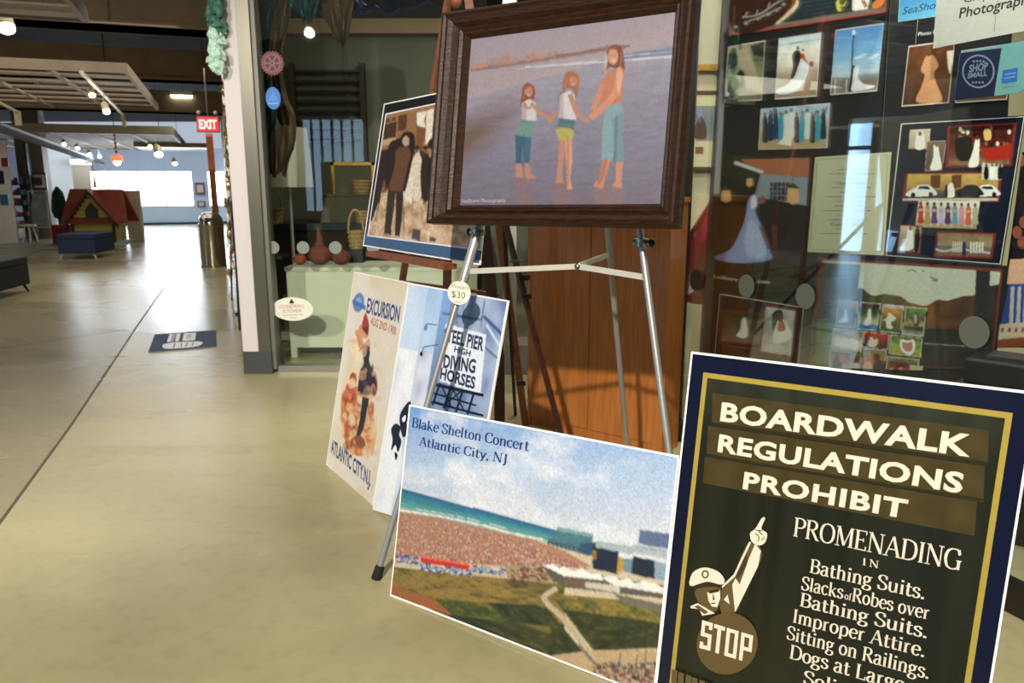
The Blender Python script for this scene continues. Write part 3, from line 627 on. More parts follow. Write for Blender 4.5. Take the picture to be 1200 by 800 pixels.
# soft modelling of the figures
A.alpha = .35
for q_ in ([(318, 345), (330, 340), (334, 404), (318, 402)], [(443, 320), (456, 312), (458, 396), (442, 396)], [(470, 470), (476, 470), (476, 600), (470, 630)], [(596, 534), (604, 536), (590, 600), (570, 618)]): A.curve(q_, '#6a3a34')
for q_ in ([(636, 232), (656, 238), (650, 300), (640, 320)], [(600, 180), (606, 200), (600, 240), (592, 244)]): A.curve(q_, '#f0d0b8')
for q_ in ([(630, 400), (640, 398), (634, 530), (626, 530)], [(322, 458), (328, 458), (328, 545), (320, 545)], [(460, 404), (490, 406), (488, 412), (444, 410)]): A.curve(q_, '#2a4a5a')
A.alpha = .7
for hx, hy, w_ in ((342, 308, 12), (491, 272, 12), (625, 190, 17)):
    A.ell(hx-w_*.35, hy-w_*.3, w_*.16, w_*.12, '#4a2a24'); A.ell(hx+w_*.35, hy-w_*.35, w_*.16, w_*.12, '#4a2a24'); A.ell(hx+w_*.05, hy+w_*.2, w_*.14, w_*.22, '#b87458'); A.ell(hx+w_*.05, hy+w_*.75, w_*.36, w_*.13, '#f0dcd4'); A.line([(hx-w_*.9, hy-w_*1.3), (hx, hy-w_*1.55), (hx+w_*.9, hy-w_*1.2)], w_*.4, '#a86a4c', True)
A.alpha = .5
for hx, hy in ((326, 300), (352, 298), (466, 262), (503, 270), (610, 180), (650, 190)): A.line([(hx, hy-14), (hx+2, hy+6), (hx-2, hy+30)], 4, '#c08a64', True)
A.alpha = 1; A.end(1, .035, gain=.62); A.at(0, 0, 1).text('SeaShore Photography', (541, 237.5), (593, 236.5), (541.3, 233), '#a79fae')
A.build('print', fr, INK)

# --- concert photo board
n = nrm(-35, 12); p0 = F(457, 698); q = [(479.5, 474), (796, 534), (766.5, 818), (457, 698)]
bd = board_root('photo_board', 'white edged photo board of a crowded beach concert leaning on the metal easel', 'photo board', q, p0, n, .006)
A = Art(p0, n); ins = [(481, 476), (794, 536), (765, 815), (458.5, 696)]
n1 = vnoise(11); n2 = vnoise(12)
def hz(a): return .495-.02*a                              # horizon row in the print
def concert(a, b):
    h_ = .437 if a < .56 else .5
    cl = n1(a*5+b*3, b*7)*.5+n2(a*14, b*16+3)*.3+n1(a*30, b*34)*.2
    if b < h_:
        c = ramp([(0, '#6f9ad0'), (.5, '#a9bfdc'), (1, '#d0d3da')], b/h_*.75+a*.4); return mixc(c, lin('#dfe3ea'), min(1, max(0, (cl-.4)*2.4)))
    return lin('#c5b79c')
A.begin(ins, 330); A.grid(ins, 80, 60, concert)
A.at(430, 470, 2.423)
def G_(p): return A.w(*p)
seaQ = [(93, 246), (540, 366), (600, 420), (86, 308)]
A.grid(seaQ, 40, 14, lambda a, b: [x*(.85+.3*n2(a*9, b*30)) for x in ramp([(0, '#2a5a8a'), (.35, '#357a8c'), (.8, '#5a9a98'), (1, '#9db5a8')], b)])
A.line([(86, 308), (200, 325), (320, 350), (420, 376), (500, 392)], 4.5, '#e6e2da', True); A.line([(140, 306), (300, 336), (430, 372)], 2, '#d8dcd8', True)
A.poly([(85, 312), (200, 330), (330, 360), (470, 392), (560, 424), (640, 470), (500, 476), (300, 462), (78, 440)], '#a87f66')
cr = ('#b58a70', '#8f5f4c', '#7a4a3c', '#d8b79a', '#6a5560', '#c46a50', '#e6d6c6', '#4d5a78', '#a04438', '#93705c')
A.up()
for _ in range(5200):
    a = random.random(); b = random.random()**.9; top = 314+a*118; bot = 446+a*26; x = 82+a*555; y = top+b*(bot-top)
    if x > 420: top += (x-420)*.22; y = max(y, top)
    s_ = .9+1.5*b; A.poly([(x, y), (x+s_, y+.3), (x+s_, y+s_*1.7), (x, y+s_*1.6)], random.choice(cr), True)
def grass(cols, seed):
    f1 = vnoise(seed)
    def fn(a, b):
        e_ = f1(a*22+9, b*22+2)*.16                                   # ragged margins
        s_ = ramp(cols, f1(a*9, b*7)*.5+f1(a*33+4, b*26)*.5); return s_ if e_ < min(b, 1-b)+.02 else fn.last
    def wrap(a, b):
        r_ = fn(a, b); fn.last = r_ if r_ is not fn.last else fn.last; return r_
    fn.last = lin('#6b6434'); return wrap
A.grid([(74, 470), (560, 520), (560, 700), (66, 548)], 80, 40, grass([(.2, '#4a4628'), (.45, '#7c6c3a'), (.7, '#96793f'), (.9, '#625a36')], 21))
A.grid([(330, 570), (505, 580), (640, 740), (500, 720), ][:4], 50, 30, grass([(.2, '#26301c'), (.6, '#3c4226'), (.9, '#5a5230')], 22))
A.grid([(190, 560), (340, 572), (520, 722), (180, 606)], 50, 30, grass([(.2, '#33401f'), (.6, '#4f5a2c'), (.9, '#7c6f3c')], 23))
A.grid([(74, 520), (190, 560), (250, 612), (68, 552)], 30, 12, grass([(.2, '#7e6b36'), (.55, '#9a5a3c'), (.8, '#a8483c')], 24))
A.grid([(520, 545), (842, 575), (836, 690), (640, 705)], 60, 36, grass([(.2, '#46502a'), (.5, '#6d6534'), (.75, '#98803f'), (.9, '#4a4f2a')], 25))
A.grid([(560, 590), (838, 630), (834, 700), (648, 708)], 50, 26, grass([(.2, '#262e1c'), (.6, '#3c4026'), (.9, '#55502c')], 26))
A.poly([(66, 546), (180, 606), (400, 680), (520, 722), (648, 706), (834, 706), (824, 800), (700, 802), (68, 553)], '#b59c78')
A.grid([(180, 600), (520, 640), (530, 722), (400, 684)], 40, 16, grass([(.2, '#262e1c'), (.6, '#3c4226'), (.9, '#665a34')], 27))
A.line([(540, 530), (506, 552), (510, 570), (560, 620), (620, 700), (660, 756)], 15, '#b7a889', True); A.line([(600, 690), (640, 735), (690, 790)], 8, '#7c6f5a')
A.up()
for _ in range(420):
    a = random.random(); x = 640+a*180; y = 738+random.random()*70+a*0
    if y > 640+a*240 or True: s_ = 3+random.random()*4; A.poly([(x, y), (x+s_, y+1), (x+s_, y+s_*1.6), (x, y+s_*1.4)], random.choice(('#4a3c34', '#6e5a48', '#8c4436', '#2f2c30', '#a99a84', '#5b6470')), True)
for x in (720, 768, 792): A.line([(x, 700), (x-3, 760)], 2.5, '#3a3836')
# red trailers, blue canopies, tents, stage
A.poly([(152, 438), (292, 462), (290, 480), (150, 456)], '#c03226'); A.poly([(152, 438), (292, 462), (292, 467), (152, 444)], '#de6a52')
A.up()
for _ in range(260):
    x = 80+random.random()*310; y = 432+(x-80)*.13+random.random()*22
    if 148 < x < 296: y += 30*0+14
    A.poly([(x, y), (x+6, y+1), (x+5, y+5), (x-1, y+4)], random.choice(('#2f4f96', '#3b62a8', '#30406a', '#c9d0da', '#4a4048', '#6f86b4')), True)
A.poly([(390, 462), (560, 474), (560, 520), (400, 505)], '#a68c6a'); A.up()
for _ in range(120):
    x = 405+random.random()*150; y = 468+random.random()*40; A.poly([(x, y), (x+12, y+2), (x+12, y+6), (x, y+4)], random.choice(('#57473a', '#8c3a30', '#3c3836', '#b8a88e', '#70604c')), True)
A.poly([(500, 470), (842, 522), (842, 560), (560, 528), (520, 500)], '#5c574e'); A.poly([(500, 466), (530, 462), (546, 474), (560, 468), (590, 484), (612, 474), (640, 492), (660, 486), (672, 508), (560, 496)], '#eae7e0')
A.poly([(668, 500), (700, 494), (716, 508), (744, 502), (762, 518), (790, 508), (842, 528), (842, 546), (700, 522)], '#e6e3dc'); A.poly([(620, 512), (720, 524), (716, 544), (618, 528)], '#c4bdae')
A.poly([(560, 500), (620, 510), (614, 530), (562, 522)], '#6f5a42'); A.poly([(700, 545), (835, 575), (834, 600), (730, 575)], '#6f6a5c')
A.poly([(540, 358), (642, 378), (640, 408), (632, 440), (512, 404), (514, 390), (536, 386)], '#4d7480'); A.poly([(544, 356), (640, 376), (640, 386), (544, 368)], '#7aa0a6'); A.line([(514, 398), (636, 424)], 3, '#2f4450')
for x in range(516, 636, 12): A.line([(x, 400+(x-516)*.2), (x, 412+(x-516)*.2)], 3, '#2c3a44', keep=True)
A.poly([(606, 404), (650, 400), (650, 440), (604, 432)], '#33506a'); A.poly([(642, 410), (716, 428), (712, 492), (640, 474)], '#232a3c'); A.poly([(714, 442), (732, 446), (728, 480), (710, 490)], '#b58f3c'); A.poly([(640, 420), (654, 424), (652, 450), (640, 446)], '#8a6c30')
A.poly([(730, 446), (760, 448), (756, 490), (728, 482)], '#6a8896'); A.poly([(756, 438), (822, 454), (818, 506), (752, 490)], '#252c3a'); A.poly([(818, 452), (856, 462), (850, 512), (816, 500)], '#8aa2ae')
A.poly([(774, 364), (862, 376), (858, 420), (770, 404)], '#5b6d90'); A.poly([(758, 404), (858, 418), (856, 450), (756, 430)], '#b3b9c0'); A.line([(764, 414), (858, 428)], 2.5, '#6a7480'); A.line([(762, 422), (858, 438)], 2.5, '#8a8f98')
A.poly([(650, 396), (760, 412), (756, 436), (650, 414)], '#9fb0b4')
A.end(1, .07, gain=.85); A.text('Blake Shelton Concert', (127, 73), (460, 142), (130, 46), '#1f2f70', 'serif', weight=1.3); A.text('Atlantic City, NJ', (148, 125), (398, 178), (151, 100), '#1f2f70', 'serif', weight=1.3)
A.build('print', bd, INK)

# --- boardwalk regulations board
n = nrm(-33, 5); p0 = P(810, 412, 1.62)
TL, TR = PL(810, 412, p0, n), PL(1217, 460, p0, n); L2, R2 = PL(768.5, 800, p0, n), PL(1162.5, 800, p0, n)
BLp = TL+(L2-TL)*(TL.z/(TL.z-L2.z)); BRp = TR+(R2-TR)*(TR.z/(TR.z-R2.z))
bs = thing('sign_board', 'dark green boardwalk regulations board with gold border, frontmost at right', 'sign board', ((BLp+BRp)/2))
g = G(); g.prism([TL, TR, BRp, BLp], -n*.006); g.build('panel', foam, bs)
A = Art(p0, n)
def inset(k0, k1, k2):
    X = (TR-TL).normalized(); Y = (BLp-TL).normalized(); Y2 = (BRp-TR).normalized(); X2 = (BRp-BLp).normalized()
    return [w2(TL+X*k0+Y*k1), w2(TR-X*k0+Y2*k1), w2(BRp-X2*k0-Y2*k2), w2(BLp+X2*k0-Y*k2)]
A.poly(inset(.004, .004, .004), '#0f142a')
A.poly(inset(.032, .041, .04), '#9c8a3c')
nb = vnoise(31)
A.grid(inset(.042, .052, .052), 60, 90, lambda a, b: [x*(.75+.5*nb(a*30, b*3)) for x in ramp([(0, '#2a2e22'), (.12, '#20221a'), (1, '#1a1b0f')], b)])
A.at(770, 400, 2.0)
for a_, b_, c_, d_ in (((130, 120), (778, 208), (775, 282), (128, 188)), ((120, 197), (768, 292), (765, 376), (116, 262)), ((112, 270), (750, 375), (744, 455), (108, 331))):
    A.grid([a_, b_, c_, d_], 50, 8, lambda a, b: [x*(.8+.4*nb(a*30, b*2)) for x in lin('#40371f')])
for q_ in (((132, 190), (776, 284), (775, 290), (131, 196)), ((118, 264), (766, 368), (765, 374), (117, 270))): A.poly(q_, '#2b2a18')
cw = '#d6ccb8'
A.text('BOARDWALK', (148, 184), (733, 268), (153, 141), cw, bold=.035, space=1.06); A.text('REGULATIONS', (142, 256), (714, 354), (147, 216), cw, bold=.035, space=1.06); A.text('PROHIBIT', (201, 343), (583, 413), (206, 304), cw, bold=.035, space=1.1)
A.text('PROMENADING', (318, 455), (712, 537), (323, 411), cw, 'serif', weight=1.05); A.text('IN', (481, 523), (520, 531), (482, 506), cw, 'serif', weight=1.2, track=.25)
for tx, a_, b_, c_ in (('Bathing Suits.', (357, 540), (628, 604), (361, 508)), ('Slacks', (337, 580), (436, 602), (341, 549)), ('of', (439, 602), (455, 606), (441, 586)), ('Robes over', (456, 607), (638, 651), (460, 576)), ('Bathing Suits.', (334, 618), (634, 695), (338, 587)),
                       ('Improper Attire.', (317, 656), (628, 739), (321, 625)), ('Sitting on Railings.', (303, 695), (638, 790), (307, 664)), ('Dogs at Large.', (310, 740), (590, 823), (314, 708)), ('Soliciting.', (342, 800), (560, 866), (346, 768))):
    A.text(tx, a_, b_, c_, cw, 'serif', weight=1.15 if tx != 'of' else 1)
# policeman and STOP disc (crop of the lower left)
A.at(780, 580, 3.6375)
br = '#5a4c2e'
A.curve([(366, 190), (410, 230), (402, 290), (330, 430), (300, 498), (240, 500), (240, 400), (298, 345), (318, 270)], br)
A.poly([(384, 205), (408, 236), (396, 300), (322, 450), (298, 496), (286, 380), (300, 352), (318, 378), (360, 260)], cw)
A.poly([(366, 200), (298, 345), (240, 396), (236, 390), (292, 336), (358, 196)], cw); A.poly([(300, 350), (350, 240), (346, 300), (312, 352)], '#3c3420')
A.curve([(362, 160), (385, 140), (412, 96), (426, 98), (410, 140), (434, 160), (428, 196), (402, 212), (370, 196)], cw)
for l_ in ([(384, 160), (400, 176), (396, 196)], [(398, 150), (416, 168)], [(410, 190), (424, 178)], [(386, 146), (412, 150)]): A.line(l_, 4, '#4a3f26', True)
A.curve([(104, 372), (120, 326), (170, 305), (230, 325), (254, 360), (240, 378), (180, 366), (120, 384)], cw)
A.curve([(122, 384), (180, 368), (238, 380), (236, 396), (180, 386), (130, 402)], '#32291a'); A.ell(172, 334, 16, 18, br); A.ell(172, 334, 9, 11, cw)
A.curve([(130, 402), (180, 388), (236, 394), (240, 430), (226, 480), (196, 500), (160, 470), (136, 440)], br)
A.poly([(180, 412), (234, 402), (236, 436), (222, 474), (200, 470), (186, 446)], cw); A.poly([(186, 404), (232, 396), (230, 408), (190, 416)], '#32291a'); A.poly([(204, 412), (214, 440), (204, 446)], br); A.line([(198, 458), (216, 456)], 5, '#32291a')
A.poly([(108, 470), (140, 456), (190, 486), (214, 500), (160, 510), (146, 482), (112, 478)], cw); A.poly([(126, 470), (142, 464), (186, 494), (170, 504)], br); A.poly([(252, 440), (268, 420), (276, 460), (262, 450)], cw)
A.ell(266, 628, 128, 134, '#574829', n=40, rot=40)
for tx, a_, b_, c_ in (('STOP', (144, 650), (366, 714), (160, 530)),):
    # condensed block capitals
    def blk(x0_, x1_, rects):
        for r in rects:
            pts_ = []
            for (rx, ry) in r:
                X_ = x0_+(x1_-x0_)*rx; t_ = (X_-150)/220
                pts_.append((X_+ry*12, 646+t_*66-ry*(118+0*t_)+0))
            A.poly(pts_, cw)
    def R(a0, b0, a1, b1): return [(a0, b0), (a1, b0), (a1, b1), (a0, b1)]
    blk(148, 194, [R(0, 0, 1, .14), R(.68, 0, 1, .56), R(0, .44, 1, .58), R(0, .44, .32, 1), R(0, .86, 1, 1), R(.68, .74, 1, 1), R(0, 0, .32, .24)])
    blk(200, 246, [R(0, .86, 1, 1), R(.34, 0, .68, 1)])
    blk(254, 304, [R(0, 0, .3, 1), R(.7, 0, 1, 1), R(0, 0, 1, .13), R(0, .87, 1, 1)])
    blk(316, 366, [R(0, 0, .3, 1), R(0, .87, 1, 1), R(.7, .42, 1, 1), R(0, .4, 1, .53)])
for k_, x in enumerate((32, 60, 92, 118, 150, 176)): A.poly([(x, 735+k_*11), (x+24, 742+k_*11), (x+20, 830), (x-4, 824)], br)
A.build('print', bs, INKG)

# --- excursion poster board
n = nrm(-57, 12); p0 = F(382, 544); q = [(415, 318), (478.6, 330.6), (436, 596.5), (382, 544)]
be = board_root('poster_board', 'cream excursion poster board with a bathing woman, leftmost on the floor', 'poster board', q, p0, n, .006)
A = Art(p0, n); eq = [(415.6, 319.5), (477.8, 331.8), (435.6, 594.6), (382.8, 543.2)]; ne = vnoise(77); A.begin(eq, 170); A.grid(eq, 9, 9, lambda a, b: mixc(lin('#e2dace'), lin('#dccfb0'), min(1, max(0, (ne(a*5, b*7)-.45)*2))))
A.at(380, 300, 2.354)
A.ell(95, 128, 15, 27, '#5b86c4', n=18, rot=8); A.ell(95, 128, 8, 14, '#8fb0dc'); A.poly([(78, 118), (114, 136), (114, 150), (78, 132)], '#4a6fae')
for (cx_, cy_, rx, ry, c_) in ((86, 400, 40, 90, '#ead2a8'), (100, 480, 46, 70, '#e6b682'), (96, 250, 26, 40, '#efe0bc')): A.curve([(cx_-rx, cy_), (cx_-rx*.6, cy_-ry*.8), (cx_+rx*.3, cy_-ry), (cx_+rx, cy_-ry*.1), (cx_+rx*.7, cy_+ry*.8), (cx_-rx*.2, cy_+ry)], c_)
A.curve([(50, 380), (80, 360), (128, 370), (136, 440), (126, 530), (96, 550), (64, 530), (48, 450)], '#cf7f45'); A.curve([(58, 400), (80, 390), (88, 470), (80, 530), (62, 500)], '#b35a30')
A.ell(80, 340, 10, 20, '#a54a34'); A.ell(77, 352, 8, 13, '#dba183'); A.curve([(62, 352), (84, 366), (80, 400), (60, 390)], '#c4574a')
A.curve([(95, 200), (100, 188), (106, 200), (108, 240), (124, 228), (126, 256), (118, 262), (98, 256), (90, 226)], '#d99a70'); A.ell(114, 212, 9, 16, '#d99a70')
A.curve([(104, 190), (114, 156), (124, 190), (120, 204), (108, 202)], '#b03a32'); A.curve([(104, 198), (122, 196), (120, 218), (112, 210)], '#6a2c24')
A.curve([(104, 246), (126, 252), (124, 290), (134, 310), (145, 350), (140, 384), (120, 394), (94, 380), (98, 320), (108, 290)], '#2c2530')
A.line([(140, 318), (146, 350), (142, 380), (122, 396), (96, 386)], 3, '#c9565a', True)
A.poly([(106, 388), (124, 392), (110, 470), (98, 502), (88, 498), (98, 450)], '#2a2430'); A.curve([(84, 496), (104, 498), (114, 520), (100, 530), (88, 520)], '#8a4f34')
A.alpha = .45
for _ in range(150):
    x = 50+random.random()*84; y = 375+random.random()*165; A.ell(x, y, 3+random.random()*5, 5+random.random()*12, random.choice(('#e8a05c', '#a8502c', '#f0d0a0', '#c86a3c', '#7c3a24', '#e8c48c')))
for _ in range(60):
    x = 70+random.random()*90; y = 220+random.random()*330; A.ell(x, y, 4+random.random()*8, 5+random.random()*12, random.choice(('#e8d4a8', '#efe0c4', '#e0b890')))
for _ in range(26): x = 98+random.random()*40; y = 300+random.random()*80; A.ell(x, y, 3, 8, random.choice(('#4a3a44', '#1c1620', '#6a4a54')))
A.alpha = 1; A.poly([(106, 388), (124, 392), (110, 470), (98, 502), (88, 498), (98, 450)], '#2a2430'); A.curve([(84, 496), (104, 498), (114, 520), (100, 530), (88, 520)], '#8a4f34'); A.line([(96, 262), (108, 250), (126, 258)], 3, '#c04a44'); A.ell(90, 212, 5, 10, '#d99a70'); A.line([(92, 215), (98, 240), (106, 236)], 6, '#cf8c64', True)
A.end(1, .02); A.text('EXCURSION', (116, 155), (206, 182), (121, 114), '#25457f', bold=.03); A.text('AUG 2ND 1900', (127, 188), (197, 218), (130, 166), '#b4484a', bold=.01)
A.text('ATLANTIC CITY.N.J.', (18, 540), (128, 636), (21, 502), '#2c4a7c', bold=.03)
A.build('print', be, INK)

# --- diving horses poster board
n = nrm(-50, 12); p0 = F(436, 597); q = [(479, 331), (596, 352), (549, 632), (436.6, 597)]
bv = board_root('poster_board', 'blue toned diving horses poster board behind the metal easel leg', 'poster board', q, p0, n, .006)
A = Art(p0, n); nv = vnoise(41)
def div(a, b):
    k = nv(a*6, b*5)*.5+nv(a*15, b*14)*.3+.1
    c = ramp([(.2, '#8f98b0'), (.5, '#cfd6e6'), (.8, '#eceff4')], k+(.25 if a < .2 else 0))
    if b < .28 and a < .45: c = mixc(c, lin('#9cc6ee'), .55)
    if a > .43: c = ramp([(.2, '#3f5684'), (.5, '#7288b2'), (.8, '#aab8d2')], k+(1-b)*.15)
    if .36 < a < .45: c = ramp([(0, '#7fa6d8'), (1, '#2c3a5c')], b)
    return c
dq = [(480, 333), (594, 353.5), (547.5, 630), (437.5, 595.6)]; A.begin(dq, 200); A.grid(dq, 50, 60, div)
A.at(420, 300, 6)
for l_, w_, c_ in (([(590, 400), (870, 450)], 14, '#34507e'), ([(700, 330), (690, 500)], 5, '#3d527c'), ([(890, 300), (860, 500)], 6, '#2f4470'), ([(880, 420), (1020, 560)], 22, '#3a5384'), ([(900, 480), (1000, 640)], 16, '#c7d2e6'), ([(890, 640), (980, 720)], 12, '#3a5384'), ([(700, 380), (1040, 440)], 6, '#94a7c8'), ([(740, 320), (740, 420)], 5, '#51688f')): A.line(l_, w_, c_)
A.at(380, 300, 2.354)
A.poly([(335, 186), (447, 216), (431, 382), (318, 344)], '#dfe4ee')
tb = '#26324e'
A.end(1, .03); A.text('STEEL PIER', (328, 232), (438, 261), (333, 197), tb, bold=.035); A.text('HIGH', (358, 263), (402, 277), (361, 247), tb, bold=.03); A.text('DIVING', (328, 306), (416, 322), (332, 270), tb, bold=.035); A.text('HORSES', (319, 337), (415, 366), (323, 306), tb, bold=.035)
dk = '#161c2c'
for l_, w_ in (([(296, 352), (440, 384)], 9), ([(296, 376), (420, 412)], 5), ([(300, 400), (412, 434)], 5), ([(320, 350), (300, 410)], 6), ([(350, 358), (330, 420)], 6), ([(384, 368), (364, 430)], 6), ([(414, 376), (396, 436)], 6), ([(322, 352), (350, 412)], 4), ([(352, 360), (386, 424)], 4), ([(330, 412), (384, 368)], 4), ([(290, 400), (440, 440)], 6)): A.line(l_, w_, dk)
for l_ in ([(312, 190), (284, 186)], [(316, 244), (276, 250), (270, 268)]): A.line(l_, 2.5, '#5a6a86')
A.curve([(282, 186), (286, 196), (280, 206), (276, 200)], '#6f86b0'); A.ell(269, 270, 4, 6, dk)
for pts_ in ([(186, 478), (198, 462), (212, 472), (208, 492), (214, 512), (204, 540), (198, 520), (186, 536), (190, 506)], [(210, 440), (226, 410), (240, 402), (238, 440), (228, 460), (234, 480), (220, 500), (212, 476)], [(196, 540), (204, 548), (198, 562)]): A.curve(pts_, dk)
A.curve([(216, 448), (226, 438), (226, 452), (220, 458)], '#e8ecf4')
A.build('print', bv, INK)

# --- sepia photo board
n = nrm(-50, 11); p0 = P(562, 310, 2.95); q = [(450, 121.5), (583, 94), (562.4, 310.5), (425, 288)]
bp_ = board_root('photo_board', 'sepia street photo board with black and blue border on the wooden easel', 'photo board', q, p0, n, .006)
A = Art(p0, n); A.poly([(451, 122.7), (582, 95.8), (561.4, 308.6), (426.3, 286.8)], '#15161a'); A.poly([(428.2, 272.5), (565, 294), (561.4, 308.6), (426.3, 286.8)], '#3f5a7c')
ii = [(453, 134.4), (578, 108), (563, 292), (431.6, 275.4)]; A.poly([(452, 133), (579.4, 106.4), (564, 293.6), (430.4, 276.6)], '#e4e0e6'); ns = vnoise(51)
def sep(a, b):
    k = ns(a*18, b*16)*.5+ns(a*40, b*44)*.5
    if b > .66: return ramp([(.1, '#8a6a50'), (.5, '#c7a684'), (.9, '#e6cfb4')], k+.1)
    if b < .42: return ramp([(.1, '#8c6546'), (.5, '#a67c58'), (.9, '#c59a74')], k*.5+.2)
    return ramp([(.1, '#3a2418'), (.5, '#7c583e'), (.9, '#d9c0a6')], k)
A.begin(ii, 200); A.grid(ii, 50, 55, sep); A.at(410, 90, 3.333)
A.poly([(262, 140), (300, 132), (290, 170), (300, 215), (280, 260), (262, 180)], '#f0e4d8'); A.poly([(300, 132), (332, 124), (318, 260), (296, 262)], '#ecdfd2'); A.poly([(330, 124), (420, 105), (400, 330), (318, 270)], '#5a3c28')
A.poly([(140, 160), (240, 138), (262, 150), (262, 220), (244, 232), (240, 290), (132, 290)], '#96704e')
for pts_, c_ in (([(136, 186), (184, 176), (178, 236), (130, 246)], '#4a3020'), ([(192, 152), (226, 144), (220, 206), (188, 214)], '#5b3c28'), ([(142, 166), (158, 162), (156, 176), (141, 180)], '#54402e'), ([(166, 160), (180, 157), (178, 170), (165, 174)], '#54402e'), ([(262, 190), (300, 200), (282, 290), (258, 280)], '#7a5438'), ([(130, 246), (180, 236), (180, 262), (128, 268)], '#c9a27c')): A.poly(pts_, c_)
A.poly([(108, 290), (160, 280), (150, 330), (120, 470), (88, 560), (80, 560), (98, 400)], '#33231a')
A.up()
for _ in range(90):
    x = 215+random.random()*120; y = 285+random.random()*190; s_ = 6+random.random()*10
    A.poly([(x, y), (x+s_, y-1), (x+s_*.8, y+s_*1.8), (x, y+s_*1.6)], random.choice(('#e9dccb', '#c4a283', '#2a1c16', '#3c291e', '#efe6da', '#86644a')), True)
for x, c_ in ((225, '#ebe0d0'), (262, '#e3d3c0'), (296, '#33241c'), (325, '#1d1512')):
    A.curve([(x-16, 330), (x, 296), (x+18, 320), (x+20, 400), (x+14, 480), (x-12, 480), (x-20, 400)], c_); A.ell(x, 286, 9, 12, '#7c5a44'); A.ell(x, 276, 11, 7, '#2b1d16')
A.curve([(305, 262), (318, 240), (346, 240), (350, 262), (338, 282), (312, 280)], '#281b16')
# photographer seen from behind
A.curve([(146, 300), (158, 256), (196, 238), (216, 214), (250, 222), (256, 262), (248, 310), (238, 360), (222, 430), (210, 448), (150, 440), (136, 400), (142, 340)], '#2a1e18')
A.curve([(182, 284), (220, 272), (240, 300), (226, 350), (212, 420), (200, 446), (152, 442), (168, 380), (178, 330)], '#6b4630'); A.curve([(205, 250), (216, 232), (230, 238), (232, 262), (216, 270)], '#bba894')
A.poly([(150, 440), (180, 448), (172, 520), (160, 618), (134, 612), (142, 520)], '#3c2d24'); A.poly([(180, 446), (208, 448), (206, 530), (196, 624), (176, 620), (180, 540)], '#33261e'); A.line([(130, 400), (118, 480), (100, 560)], 3, '#3a2a20'); A.line([(208, 450), (212, 600)], 2.5, '#3a2a20')
A.poly([(246, 594), (278, 598), (274, 640), (240, 634)], '#554c46'); A.poly([(312, 626), (338, 630), (336, 644), (310, 640)], '#4c4440')
A.end(1, .1, gain=.8); A.build('print', bp_, INK)

# ------------------------------------------------------------ metal easel
rubber = M('rubber', '#0b0b0b', .8)
me_ = thing('metal_easel', 'telescopic aluminium easel holding the framed beach portrait', 'easel', F(600, 640))
def leg(a, b, thick_to, parent):
    l = G(); m = a.lerp(b, thick_to); l.tube([a, m], .0165, 16); o = l.build('leg', chrome, parent, smooth=True)
    G().tube([m, b+(a-b).normalized()*.03], .0115, 14).build('lower_tube', M('aluminium_tube_thin', '#a8a8a4', .38, .6), o, smooth=True)
    d = (b-m).normalized(); G().tube([m-d*.028, m-d*.02, m+d*.012, m+d*.02], [.0165, .021, .021, .015], 14).build('collar', steel, o, smooth=True)
    G().tube([b+(a-b).normalized()*.05, b+(a-b).normalized()*.045, b], [.013, .017, .019], 12).build('rubber_foot', rubber, o, smooth=True)
    return o
La, Lb = P(598, 140, 2.86), F(441, 678); Ra, Rb = P(733, 140, 2.64), F(812, 742); Ba, Bb = P(702, 160, 2.76), F(740, 579)
l1 = leg(La, Lb, .375, me_); l2 = leg(Ra, Rb, .145+.05, me_)
g = G(); g.tube([Ba, Bb], .011, 12); g.build('leg', M('aluminium_tube_thin', '#8f8f8c'), me_, smooth=True)
def on(a, b, v):
    lo, hi = 0., 1.
    for _ in range(30):
        m = (lo+hi)/2; p = a.lerp(b, m); vv = w2(p)[1]
        if vv < v: lo = m
        else: hi = m
    return a.lerp(b, lo)
pl, pr, pb = on(La, Lb, 318), on(Ra, Rb, 325), on(Ba, Bb, 298); pj = P(677, 312, 2.66)
for a, b in ((pl, pj), (pr, pj), (pb, pj)):
    G().bar(a, b, .005, .019).build('brace', M('brace_bar', '#c9c3b4', .4, .3), me_)
G().blob(pj, .012).build('brace_joint', steel, me_, smooth=True)
G().bar(on(La, Lb, 160), on(Ra, Rb, 160), .012, .02).build('top_brace', steel, me_)
G().bar(on(Ra, Rb, 158), Ba, .012, .02).build('top_brace', steel, me_)
for (a, b, v, du) in ((La, Lb, 272, -1), (Ra, Rb, 284, -1)):
    c = on(a, b, v); side = Vector((.87, -.5, 0))
    G().tube([c-side*.028, c+side*.028], .011, 10).build('clamp', steel, me_, smooth=True)
    G().tube([c+Vector((0, -.015, 0)), c+Vector((-.01, -.12, -.008))], .005, 8).build('support_peg', steel, me_, smooth=True)
    k = c+side*(.034 if du < 0 and v > 280 else -.034); G().blob(k, .014, (.8, .8, 1.1)).build('knob', black, me_, smooth=True)
    G().tube([c+Vector((0, 0, .012)), c+Vector((0, 0, -.012))], .021, 12).build('clamp_ring', steel, me_, smooth=True)
